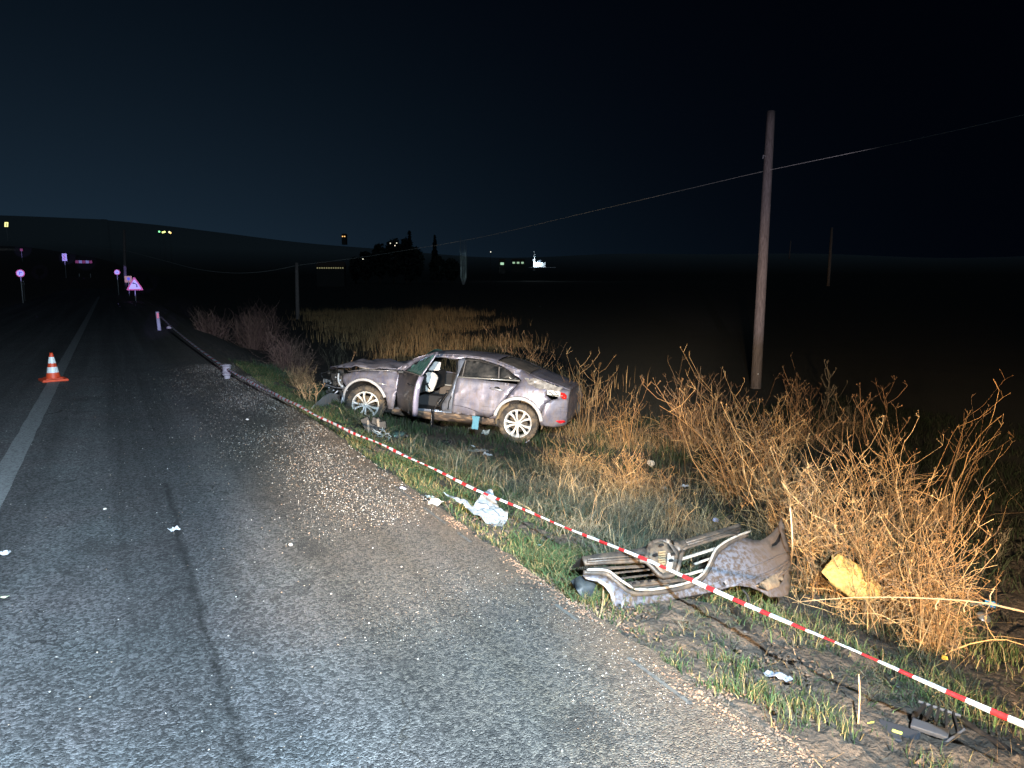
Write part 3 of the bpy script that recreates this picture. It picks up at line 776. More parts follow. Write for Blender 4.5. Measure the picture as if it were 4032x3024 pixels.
def car_door():
    th = R_(54); h = Vector((2.20, .885, 0)); d = Vector((-math.cos(th), math.sin(th), 0)); n = Vector((math.sin(th), math.cos(th), 0))
    def prof(z):
        o = -.05 * ((z - .65) / .33) ** 2 if z < .92 else -.035 - (z - .92) * .42
        if z > 1.0: o -= (z - 1.0) * .16
        return o
    def fn(off): return lambda s, z: h + d * s + n * (prof(z) + off) + Vector((0, 0, z))
    D = empty('front_door'); D.parent = car; D['label'] = 'driver door swung wide open, dark outside, bent window frame'
    out = [(.0, .36), (.0, .95), (.04, .995), (.55, 1.02), (1.02, 1.03), (1.07, .80), (1.06, .52), (1.0, .37)]
    outer = mat('shaded_door_paint', (.028, .027, .032), .42, color2=(.10, .08, .07), noise_scale=5, contrast=(.45, .75), coat=.2)  # darker copy of the body paint: the door's shade is in the colour
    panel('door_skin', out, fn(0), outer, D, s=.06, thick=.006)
    panel('door_liner', out, fn(-.075), M_INT, D, s=.09, thick=.02)
    mb = MB()     # pale edge of the door with two stickers
    zz = [.37, .52, .66, .80, .94, 1.03]; ss = [1.0, 1.06, 1.075, 1.07, 1.045, 1.02]
    vs = []
    for z, s in zip(zz, ss): vs += [fn(.003)(s, z), fn(-.03)(s + .012, z), fn(-.085)(s + .004, z)]
    mb.add(vs, [(i * 3 + k, i * 3 + k + 1, (i + 1) * 3 + k + 1, (i + 1) * 3 + k) for i in range(5) for k in range(2)])
    mb.build('door_edge', mat('lilac_grey_paint', (.33, .31, .42), .4, metal=.2), D, smooth=True, solid=.006)
    for z in (.88, .64):
        mb = MB(); s = 1.078; a = fn(-.018)(s, z - .035); b = fn(-.068)(s, z - .035); mb.add([a, b, b + Vector((0, 0, .07)), a + Vector((0, 0, .07))], [(0, 1, 2, 3)]); mb.build('sticker', mat('white_sticker', (.8, .8, .8), .6), D, solid=.003)
    fr = crv([(.03, .99), (.30, 1.17), (.62, 1.31), (.98, 1.42), (1.07, 1.43), (1.06, 1.30), (1.055, 1.15), (1.04, 1.03)], .06)
    mb = MB(); mb.tube([fn(-.02)(*p) for p in fr], .022, 6, flat=.6); mb.build('window_frame', mat('bent_frame_paint', (.26, .25, .33), .4, metal=.3, color2=(.07, .07, .08), noise_scale=8), D, smooth=True)
    mb = MB(); mb.tube([fn(-.012)(.05, 1.0), fn(-.012)(.55, 1.025), fn(-.012)(1.0, 1.035)], .008, 5); mb.build('belt_trim', mat('grey_trim'), D)
    gl = [(.12, 1.02), (.36, 1.17), (.64, 1.285), (.98, 1.385), (1.02, 1.20), (1.01, 1.045)]
    panel('window_glass', gl, fn(-.03), M_TEAL, D, s=.08, thick=.005)
    mb = MB(); mb.box(fn(.05)(.12, .99), (.10, .09, .05), Matrix.Rotation(.5, 3, 'Z')); mb.build('mirror_mount', M_BLACK, D, bevel=.01)
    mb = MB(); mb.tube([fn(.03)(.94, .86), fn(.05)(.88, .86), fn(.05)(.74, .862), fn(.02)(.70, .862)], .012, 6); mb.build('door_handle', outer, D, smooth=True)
car_door()


def engine_bay():
    mb = MB(); rnd = random.Random(5)
    for k in range(30):
        x = rnd.uniform(3.22, 3.72); y = rnd.uniform(.30, .70) - (x - 3.3) * .25; z = rnd.uniform(.42, .80)
        mb.box((x, y, z), (rnd.uniform(.03, .13), rnd.uniform(.04, .14), rnd.uniform(.02, .10)), Matrix.Rotation(rnd.uniform(-.5, .5), 3, 'Z') @ Matrix.Rotation(rnd.uniform(-.3, .3), 3, 'Y'))
    mb.build('engine_block', mat('grimy_metal', (.06, .06, .065), .5, metal=.4, color2=(.16, .14, .12), noise_scale=11), car, bevel=.006)
    mb = MB()
    for k in range(24):
        x = rnd.uniform(3.25, 3.7); y = rnd.uniform(.45, .74) - (x - 3.3) * .2; z = rnd.uniform(.45, .82)
        p = Vector((x, y, z)); pts = [p]
        for j in range(4): p = p + Vector((rnd.uniform(-.09, .09), rnd.uniform(-.04, .05), rnd.uniform(-.08, .06))); pts.append(p)
        mb.tube(crv(pts, .03), rnd.uniform(.004, .011), 5)
    mb.build('hose', M_BLACK, car, smooth=True)
    mb = MB()
    for (x, y, z, r) in ((3.60, .56, .60, .018), (3.47, .62, .72, .014), (3.30, .70, .58, .02), (3.64, .52, .50, .012), (3.36, .66, .68, .016), (3.52, .58, .47, .012)):
        mb.lathe([(0, .01), (r, .008), (r * 1.1, -.02)], 12, Matrix.Translation((x, y + .04, z)) @ Matrix.Rotation(-math.pi / 2, 4, 'X')); mb.build('hose_clamp', mat('pale_plastic'), car, smooth=True); mb = MB()
    mb.tube(crv([(3.40, .70, .80), (3.38, .74, .70), (3.36, .72, .62), (3.30, .74, .58)], .03), .016, 6)
    mb.build('coolant_hose', mat('pale_plastic'), car, smooth=True)
    mb = MB(); mb.tube(crv([(3.70, .60, .56), (3.45, .70, .54), (3.25, .76, .55), (3.16, .80, .52)], .04), [.012] * 1 + [.016] * 0 or .016, 6)
    mb.tube([(3.62, .70, .20), (3.48, .74, .38), (3.36, .76, .50)], .018, 6); mb.tube([(3.28, .80, .10), (3.26, .80, .32), (3.22, .78, .52)], .022, 6)
    mb.build('bent_bracket', mat('bare_metal'), car, smooth=True)
    for k in range(9):
        mb = MB(); x = 3.25 + k * .05; mb.box((x, .50 - k * .02, .76 - .01 * k), (.012, .2, .10), Matrix.Rotation(rnd.uniform(-.3, .3), 3, 'Z')); mb.build('cooling_fin', mat('grimy_metal'), car)
engine_bay()


# loose corner of the bumper skin lying against the front wheel
def corner_piece():
    e = empty('bumper_corner'); e.parent = None
    def L2W(x, y, z): return CAR_O + CAR_R @ Vector((x, y, z))
    a, _ = G(1222, 1622); b = L2W(3.26, .88, .40); c = L2W(3.22, .92, .06)
    def fn(u, v):
        p = a.lerp(b.lerp(c, v), u); p.z += .10 * math.sin(u * 3.1) * (1 - v) + .012 * noise.noise((u * 6, v * 6, 0)) + .03; return p
    m = mat('scuffed_grey_skin', (.30, .34, .38), .5, color2=(.48, .44, .42), noise_scale=9, bump=.2)
    o = panel('bumper_corner_skin', [(.02, .0), (.5, -.04), (1, 0), (1, 1), (.6, .85), (.05, .4)], fn, m, None, s=.09, thick=.008)
    bpy.data.objects.remove(e)
    o.name = 'bumper_corner'; tag(o, 'torn pale grey bumper corner slanting from the front wheel to the grass', 'car part')
corner_piece()

# ------------------------------------------------------------------ the torn off front bumper in the foreground
BA = at_d(2438, 2400, 3.85); _B = at_d(3041, 2345, 4.35); _T = at_d(2600, 2110, 4.30)
Bn = (_B - BA).cross(_T - BA).normalized(); Bu = (_B - BA).normalized(); Bv = Bn.cross(Bu)


def front_bumper():
    root = empty('front_bumper', BA); tag(root, 'torn off silver front bumper with mud caked grille lying on the verge', 'car bumper')
    def pl(zx, zy):
        d = ray(2180 + zx / 1.975, 1980 + zy / 1.975); t = ((BA - EYE).dot(Bn)) / d.dot(Bn); p = EYE + d * t - BA; return (p.dot(Bu), p.dot(Bv))
    Dv = (at_d(2750, 2250, 4.2) - EYE).normalized()
    def relief(u, v):
        w = -.9 * max(0, u - .95) ** 2 - .9 * max(0, -u - .0) ** 2
        return w + .05 * math.sin(min(max(v / .42, 0), 1) * math.pi)
    def fn(off=0.0, wob=0.0):
        return lambda u, v: Bu * u + Bv * v - Dv * relief(u, v) + Bn * (off + wob * noise.noise((u * 5, v * 5, 3)))
    def pts(lst): return [pl(*p) for p in lst]
    skin = mat('muddy_silver_skin', (.13, .14, .175), .48, metal=.25, color2=(.068, .052, .042), noise_scale=42, contrast=(.42, .58), bump=.25, bump_scale=40)
    nt = skin.node_tree; N = nt.nodes; L = nt.links; b = N['Principled BSDF']
    src = b.inputs['Base Color'].links[0].from_socket
    tc = N.new('ShaderNodeTexCoord'); n = N.new('ShaderNodeTexNoise'); n.inputs['Scale'].default_value = 2.3; n.inputs['Detail'].default_value = 7; L.new(tc.outputs['Object'], n.inputs['Vector'])
    sp = N.new('ShaderNodeSeparateXYZ'); L.new(tc.outputs['Object'], sp.inputs[0])
    r = N.new('ShaderNodeMapRange'); r.inputs[1].default_value = .75; r.inputs[2].default_value = 1.45; L.new(sp.outputs['X'], r.inputs[0])
    ma = N.new('ShaderNodeMath'); ma.operation = 'ADD'; L.new(n.outputs['Fac'], ma.inputs[0]); L.new(r.outputs[0], ma.inputs[1])
    r2 = N.new('ShaderNodeMapRange'); r2.inputs[1].default_value = .62; r2.inputs[2].default_value = 1.35; r2.inputs[4].default_value = .9; L.new(ma.outputs[0], r2.inputs[0])
    mx = N.new('ShaderNodeMix'); mx.data_type = 'RGBA'; L.new(r2.outputs[0], mx.inputs[0]); L.new(src, mx.inputs[6]); mx.inputs[7].default_value = (.15, .11, .085, 1); L.new(mx.outputs[2], b.inputs['Base Color'])
    dk = mat('muddy_black_grille', (.035, .032, .030), .55, color2=(.085, .066, .05), noise_scale=18, contrast=(.42, .62), bump=.4, bump_scale=60)
    brt = mat('grille_chrome', (.42, .40, .37), .35, metal=.3, color2=(.16, .125, .09), noise_scale=25, contrast=(.5, .7))
    blk = mat('pit_black', (.008, .008, .009), .6)
    # painted skin below and right of the grille
    inner = crv([(232, 560), (330, 562), (410, 570), (470, 610), (560, 690), (610, 722), (740, 722), (900, 700), (1040, 665), (1140, 625), (1200, 560), (1240, 480), (1275, 410), (1340, 345), (1420, 300), (1500, 272)], 40)
    outr = crv([(1500, 272), (1545, 288), (1610, 292), (1690, 245), (1770, 170), (1795, 120), (1812, 90)], 40)[1:] + \
        crv([(1812, 90), (1845, 260), (1862, 400), (1862, 520), (1855, 640), (1835, 720)], 50)[1:] + \
        crv([(1835, 720), (1760, 735), (1680, 735), (1610, 690), (1530, 655), (1440, 642), (1350, 660)], 50)[1:] + \
        [(1190, 700), (1000, 735), (800, 775), (600, 815), (512, 832), (470, 800), (452, 755), (440, 705), (400, 650), (350, 612), (260, 590)]
    h1 = pl(1323, 630); h2 = pl(512, 800)
    slot = pts([(1690, 322), (1735, 300), (1775, 240), (1795, 205), (1800, 235), (1780, 290), (1745, 325), (1705, 338)])
    panel('bumper_skin', pts(inner + outr), fn(0, .008), skin, root, s=.045, thick=.006, holes=[circ(*h1, .011, 12), circ(*h2, .011, 12), slot])
    for hh in (h1, h2):
        mb = MB(); c = fn(-.012)(*hh); M = Matrix.Translation(c) @ Bn.to_track_quat('Z', 'Y').to_matrix().to_4x4()
        mb.lathe([(0, 0), (.013, 0), (.013, .006)], 14, M); mb.build('sensor_hole', blk, root)
    panel('fog_slot', pts([(1670, 335), (1735, 280), (1800, 190), (1812, 240), (1780, 320), (1720, 350)]), fn(-.02), blk, root, s=.04, thick=.004)
    mb = MB()
    for k in range(5):
        a = pl(1690 + k * 16, 330 - k * 17); p = fn(-.008)(*a); mb = MB(); mb.box(p, (.010, .006, .022)); mb.build('slot_tooth', dk, root)
    # ridge creases on the right hand wing
    for nm, lst, r_ in (('skin_ridge', [(1230, 640), (1400, 560), (1600, 480), (1760, 410), (1850, 380)], .006), ('skin_ridge', [(1370, 655), (1500, 600), (1650, 550), (1780, 490), (1856, 440)], .008), ('skin_ridge', [(1660, 655), (1720, 600), (1800, 540), (1850, 500)], .009), ('skin_ridge', [(1640, 600), (1720, 560), (1830, 480)], .010)):
        mb = MB(); q = crv(pts(lst), .04); mb.tube([fn(.003)(*p) for p in q], [.002] + [r_] * (len(q) - 2) + [.002], 6); mb.build(nm, skin, root, smooth=True)
    panel('lower_vent', pts([(1560, 650), (1640, 600), (1740, 545), (1800, 510), (1790, 590), (1740, 660), (1650, 690)]), fn(.006, .02), mat('mud_crust', (.13, .095, .065), .9, color2=(.26, .18, .11), noise_scale=18, bump=.8), root, s=.03, thick=.012)
    # grille surround: dark channel and bright lip following the skin
    ch = crv([(235, 545), (330, 548), (415, 555), (490, 612), (570, 685), (620, 706), (740, 706), (900, 684), (1030, 652), (1125, 610), (1182, 550), (1222, 470), (1258, 395), (1325, 335), (1410, 288), (1500, 250)], 30)
    mb = MB(); mb.tube([fn(.004)(*pl(*p)) for p in ch], .014, 6); mb.build('trim_channel', dk, root, smooth=True)
    l1 = crv([(250, 534), (400, 538), (455, 570), (520, 620), (608, 678)], 30)
    l2 = crv([(618, 684), (740, 688), (900, 664), (1030, 632), (1110, 592), (1165, 535), (1205, 455), (1240, 380), (1310, 322), (1400, 275), (1525, 228)], 30)
    for l in (l1, l2):
        mb = MB(); q = [fn(.022)(*pl(*p)) for p in l]; mb.tube(q, [.004] + [.0075] * (len(q) - 2) + [.002], 6); mb.build('chrome_strip', brt, root, smooth=True)
    # upper rail with its lengthwise ridges
    rail_l = pts([(215, 432), (330, 415), (520, 390), (640, 372), (705, 352), (720, 400), (700, 452), (690, 468), (560, 478), (400, 485), (245, 492)])
    panel('upper_rail', rail_l, fn(.012, .004), dk, root, s=.04, thick=.02)
    rail_r = pts([(905, 300), (960, 318), (1060, 285), (1200, 243), (1330, 205), (1435, 168), (1440, 215), (1425, 248), (1320, 268), (1200, 300), (1080, 335), (1010, 360), (975, 395), (930, 350)])
    panel('upper_rail', rail_r, fn(.012, .004), dk, root, s=.04, thick=.02)
    for a, b in (((250, 460), (690, 425)), ((250, 478), (690, 448)), ((1010, 330), (1430, 205)), ((1020, 345), (1430, 225))):
        mb = MB(); mb.tube([fn(.028)(*pl(a[0] + (b[0] - a[0]) * t, a[1] + (b[1] - a[1]) * t)) for t in (0, .5, 1)], .006, 5); mb.build('rail_ridge', dk, root, smooth=True)
    panel('rail_end', pts([(1436, 168), (1462, 200), (1445, 262), (1424, 246)]), fn(-.03), blk, root, s=.04, thick=.05)
    # badge mount, its badge gone: faceted frame round a pierced plate
    fo = pts([(698, 445), (702, 385), (735, 320), (790, 290), (855, 283), (905, 308), (945, 365), (965, 400), (958, 470), (935, 550), (915, 578), (830, 594), (795, 570), (740, 500)])
    fi = pts([(738, 430), (745, 370), (775, 325), (840, 308), (885, 330), (928, 395), (930, 460), (905, 535), (840, 560), (800, 520), (752, 465)])
    panel('badge_frame', fo, fn(.008), dk, root, s=.03, thick=.014, holes=[fi])
    panel('badge_plate', fi, fn(.012), mat('mud_plate', (.035, .03, .026), .7, color2=(.11, .085, .06), noise_scale=30), root, s=.04, thick=.006)
    panel('badge_clip', pts([(868, 410), (915, 418), (918, 470), (900, 532), (858, 520), (866, 460)]), fn(.026), mat('pale_clip', (.32, .31, .30), .5, color2=(.16, .14, .12), noise_scale=30), root, s=.03, thick=.008)
    for p in ((770, 428), (890, 472), (815, 352), (905, 425)):
        mb = MB(); c = fn(.034)(*pl(*p)); mb.box(c, (.028, .012, .010)); mb.build('clip_slot', blk, root)
    for k in range(6):
        mb = MB(); y0 = 398 + k * 19; mb.tube([fn(.026)(*pl(800, y0 + 6)), fn(.026)(*pl(850, y0))], .006, 4); mb.build('badge_rib', mat('ochre_mud', (.17, .13, .075), .8), root)
    # V shaped frame of the grille under the badge
    vf = crv([(650, 470), (700, 478), (745, 520), (800, 575), (830, 592), (905, 580), (935, 560)], 30)
    mb = MB(); mb.tube([fn(.03)(*pl(*p)) for p in vf], .013, 6); mb.tube([fn(.03)(*pl(*p)) for p in ((985, 395), (965, 440), (955, 500), (935, 560))], .013, 6); mb.tube([fn(.03)(*pl(*p)) for p in ((975, 398), (1005, 372), (1120, 335), (1330, 270), (1400, 262))], .010, 6)
    mb.build('badge_bracket', dk, root, smooth=True)
    # slats
    def slat(a, b, m, r_=.009, off=-.005):
        mb = MB(); q = []
        for t in (0, .33, .66, 1): q.append(fn(off)(*pl(a[0] + (b[0] - a[0]) * t, a[1] + (b[1] - a[1]) * t)))
        mb.tube(q, r_, 6, flat=.55); return mb.build('grille_slat', m, root)
    slat((300, 512), (705, 490), dk, .014); slat((470, 545), (750, 515), dk); slat((520, 585), (790, 552), dk); slat((575, 622), (905, 590), dk, .013)
    slat((982, 440), (1262, 352), brt, .013); slat((1102, 472), (1225, 428), brt, .010); slat((1020, 562), (1165, 520), brt, .013); slat((905, 470), (1000, 452), dk, .006)
    slat((590, 640), (1090, 585), dk, .016)
    for k in range(8):
        mb = MB(); c = fn(.008)(*pl(625 + k * 58, 628 - k * 8)); mb.box(c, (.022, .010, .008)); mb.build('slat_slot', blk, root)
    panel('lower_grille_tray', pts([(560, 640), (620, 665), (740, 668), (900, 645), (1030, 612), (1100, 575), (1090, 560), (900, 600), (700, 622)]), fn(-.02), dk, root, s=.05, thick=.01)
    # blue-grey flap folded under the left end
    a = pts([(150, 592), (235, 542), (300, 560), (362, 612), (335, 680), (285, 735), (215, 680)])
    panel('folded_flap', a, fn(-.03, .02), mat('dark_teal_plastic', (.014, .022, .030), .6, color2=(.03, .036, .038), noise_scale=20, bump=.3), root, s=.05, thick=.008)
    # inner return of the bumper, gives it depth
    mb = MB(); low = [(512, 832), (600, 815), (800, 775), (1000, 735), (1190, 700), (1350, 660)]
    vs = []
    for p in low:
        c = fn(0)(*pl(*p)); vs += [c, c - Bn * .13 - Bv * .0]
    mb.add(vs, [(2 * i, 2 * i + 1, 2 * i + 3, 2 * i + 2) for i in range(len(low) - 1)])
    top = [(215, 432), (640, 372), (705, 352), (790, 295), (855, 288), (960, 316), (1200, 243), (1435, 168)]
    vs = []
    for p in top:
        c = fn(.01)(*pl(*p)); vs += [c, c - Bn * .12]
    mb.add(vs, [(2 * i, 2 * i + 1, 2 * i + 3, 2 * i + 2) for i in range(len(top) - 1)])
    mb.build('inner_return', blk, root, solid=.006)
    # black strip hanging down from the right end
    mb = MB(); q = [fn(-.02)(*pl(*p)) for p in ((1480, 660), (1520, 700), (1538, 790), (1530, 860), (1480, 940), (1430, 1010))]
    mb.tube(crv([tuple(x) for x in q], .03), .014, 6, flat=.5); mb.build('hanging_strip', blk, root, smooth=True)
front_bumper()

# ------------------------------------------------------------------ poles, cables, tape, signs
WOOD = mat('weathered_wood', (.24, .205, .195), .9, color2=(.12, .10, .095), noise_scale=5, stretch=(6, 6, .6), bump=.5, bump_scale=30)


def pole(px0, py0, px1, py1, r, label, iron=True, d=None):
    """from the base seen at (px0,py0) up to the top seen at (px1,py1)"""
    b, t = G(px0, py0)
    if d: t = d; b = at_d(px0, py0, d)
    top = at_d(px1, py1, t)
    h = top - b; o = empty('utility_pole', b)
    mb = MB(); n = 12
    mb.tube([Vector((0, 0, -.4)) - h * .0, h * .35 + Vector((random.uniform(-.02, .02), 0, 0)), h * .7, h], [r * 1.12, r * 1.05, r * .98, r * .88], n); mb.build('shaft', WOOD, o, smooth=True)
    if iron:
        mb = MB(); q = h * ((py0 - 617) / (py0 - py1)); mb.tube([q, q + Vector((-.10, 0, .0)), q + Vector((-.20, 0, .02)), q + Vector((-.21, 0, -.07))], .014, 6)
        mb.build('insulator_hook', mat('galvanised', (.5, .5, .52), .4, metal=.5), o)
        mb = MB(); q = h * .055; mb.box(q + Vector((-r * .5, -r * .9, 0)), (.03, .02, .03)); mb.build('plate', mat('white_sticker', (.8, .8, .8), .6), o)
    tag(o, label, 'utility pole'); return b, top, t

b1, t1, dd1 = pole(2975, 1530, 3036, 440, .128, 'tall bare wooden utility pole rising out of the dry weeds')
b2, t2, dd2 = pole(1172, 1262, 1168, 1035, .13, 'shorter dark utility pole standing beyond the car bonnet with a cable on top', iron=False, d=52)
b3, t3, dd3 = pole(494, 1128, 488, 905, .16, 'faint utility pole standing behind the road signs', iron=False, d=92)
b4, t4, dd4 = pole(3262, 1105, 3276, 897, .10, 'thin pale pole far out in the dark field', iron=False, d=55)
b5, t5, dd5 = pole(3108, 1010, 3114, 948, .10, 'distant short pole left of the thin pale pole', iron=False, d=120)


def cable(pts_, r, label):
    mb = MB(); q = crv([tuple(p) for p in pts_], 1.2); mb.tube(q, r, 5, cap=False)
    o = mb.build('overhead_cable', mat('cable_alu', (.55, .55, .52), .5), smooth=True); tag(o, label, 'cable')
cable([at_d(4400, 360, 14.5), at_d(4032, 452, 15.5), at_d(3500, 572, 17.2), at_d(3037, 668, dd1 - .15), at_d(2700, 746, 24), at_d(2290, 842, 34), at_d(1980, 915, 44), at_d(1820, 948, 49), at_d(1600, 985, 52), at_d(1400, 1016, 52), at_d(1168, 1045, 52)], .0065, 'thin cable sagging from the tall pole to the shorter pole')
cable([at_d(1168, 1045, 52), at_d(1050, 1068, 56), at_d(920, 1075, 61), at_d(780, 1060, 68), at_d(640, 1025, 78), at_d(490, 986, 92), at_d(440, 981, 98), at_d(370, 972, 108), at_d(310, 956, 120), at_d(240, 951, 135), at_d(150, 944, 160)], .02, 'cable running on from the shorter pole over the road signs')


def tape():
    """red and white barrier tape, rolled narrow, tied to a marker post and knotted half way"""
    K = at_d(892, 1452, 12.0); E = at_d(4120, 2878, 2.35)
    root = empty('barrier_tape', K); tag(root, 'red and white barrier tape pulled across the verge in front of the bumper', 'barrier tape')
    white = mat('tape_white', (.42, .47, .52), .45, color2=(.30, .33, .36), noise_scale=9, bump=.5, bump_scale=30); red = mat('tape_red', (.36, .018, .022), .45, color2=(.24, .012, .015), noise_scale=9, bump=.5, bump_scale=30)
    d = (E - K); L_ = d.length; d.normalize(); per = .158
    n = int(L_ / .02); side = d.cross(Vector((0, 0, 1))).normalized(); upv = side.cross(d)
    w = .0105
    stripes = []
    s = 0.0
    while s < L_:
        k = len(stripes); ln = per * .62 if k % 2 == 0 else per * .38
        ln *= 1 + .22 * math.sin(k * 1.6)
        stripes.append((s, min(s + ln, L_), k % 2)); s += ln
    def cen(s):
        t = s / L_; return d * s + Vector((0, 0, -.08 * 4 * t * (1 - t))) + upv * (.006 * math.sin(s * 2.1) + .004 * math.sin(s * 5.3)) + side * .006 * math.sin(s * 1.7)
    meshes = MB()
    big = [st for st in stripes if st[0] > L_ - 7.5]
    far = [st for st in stripes if st[0] <= L_ - 7.5]
    def strip(mb, a, b):
        m = max(2, int((b - a) / .05)); vs = []
        for i in range(m + 1):
            s = a + (b - a) * i / m; w = .0105 + .0085 * float(1 - sstep(3.0, 8.0, s)); tw = .9 * math.sin(s * 1.9) + .5 + .5 * math.sin(s * 4.7); c = cen(s); r = w * (1 + .14 * math.sin(s * 5) + .10 * math.sin(s * 13.7))
            e1 = (side * math.cos(tw) + upv * math.sin(tw)); e2 = (-side * math.sin(tw) + upv * math.cos(tw))
            for k in range(6):
                an = 2 * math.pi * k / 6; vs.append(c + e1 * math.cos(an) * r * .55 + e2 * math.sin(an) * r)
        fs = [(i * 6 + k, i * 6 + (k + 1) % 6, (i + 1) * 6 + (k + 1) % 6, (i + 1) * 6 + k) for i in range(m) for k in range(6)]
        mb.add(vs, fs)
    for a, b, c in big:
        mb = MB(); strip(mb, a, b); mb.build('red_stripe' if c else 'white_stripe', red if c else white, root, smooth=True)
    mb = MB()
    for a, b, c in far: mb.m = c; strip(mb, a, b)
    o = mb.build('far_tape', [white, red], root, smooth=True)
    # from the knot on to the marker post
    P1 = at_d(634, 1248, 22.6)
    mb = MB(); q = [Vector((0, 0, .0)), (P1 - K) * .35 + Vector((0, 0, -.05)), (P1 - K) * .7 + Vector((0, 0, -.05)), P1 - K]
    q = crv([tuple(x) for x in q], .16)
    for i in range(len(q) - 1):
        mb.m = 1 if i % 3 == 2 else 0; mb.tube([q[i], q[i + 1]], .028, 5, cap=False, flat=.4)
    mb.build('far_tape', [white, red], root)
    # short stub with the tape wound round it
    mb = MB(); vs = []
    g = T(K.x, K.y) - K
    mb.tube([g + Vector((0, 0, -.05)), Vector((.01, 0, .03))], [.05, .045], 8)
    for k in range(5):
        z = -.09 + k * .035; mb.lathe([(.058, z - .02), (.072 + .01 * math.sin(k * 2), z), (.058, z + .02)], 12)
    mb.build('tape_knot', mat('crumpled_tape', (.26, .20, .23), .6, color2=(.34, .33, .36), noise_scale=14), root)
tape()


def marker_post():
    b = at_d(628, 1302, 22.8); g = T(b.x, b.y)
    r = empty('marker_post', g); tag(r, 'slim white roadside marker post with a red reflector, tape tied to it', 'marker post')
    h = b - g
    top = at_d(619, 1227, 22.6) - g; base = h
    mb = MB(); mb.tube([Vector((0, 0, -.1)) , base.lerp(top, .02), top], [.055, .055, .048], 8); mb.build('post', mat('grey_white_plastic', (.55, .53, .56), .6, color2=(.4, .37, .4), noise_scale=6), r)
    c = base.lerp(top, .80); mb = MB(); mb.box(c + Vector((0, -.05, 0)), (.06, .03, .17)); mb.build('reflector', mat('red_marker_reflector', (.95, .06, .05), .3, emit=None), r, bevel=.006)
marker_post()


def sign_face(name, outline, loc, facing, m, parent, thick=.02):
    def fn(a, b): return Vector((a, 0, b))
    o = panel(name, outline, fn, m, parent, s=.3, thick=thick, smooth=False); o.location = loc; return o

S_RED = mat('sign_red', (.80, .10, .16), .5); S_WHT = mat('sign_white', (.85, .85, .88), .5); S_BLK = mat('sign_black', (.02, .02, .05), .5)
S_YEL = mat('sign_orange', (.9, .52, .18), .5); S_BLUE = mat('sign_blue', (.20, .22, .75), .5); S_POST = mat('sign_post_metal', (.45, .45, .46), .5, metal=.3)


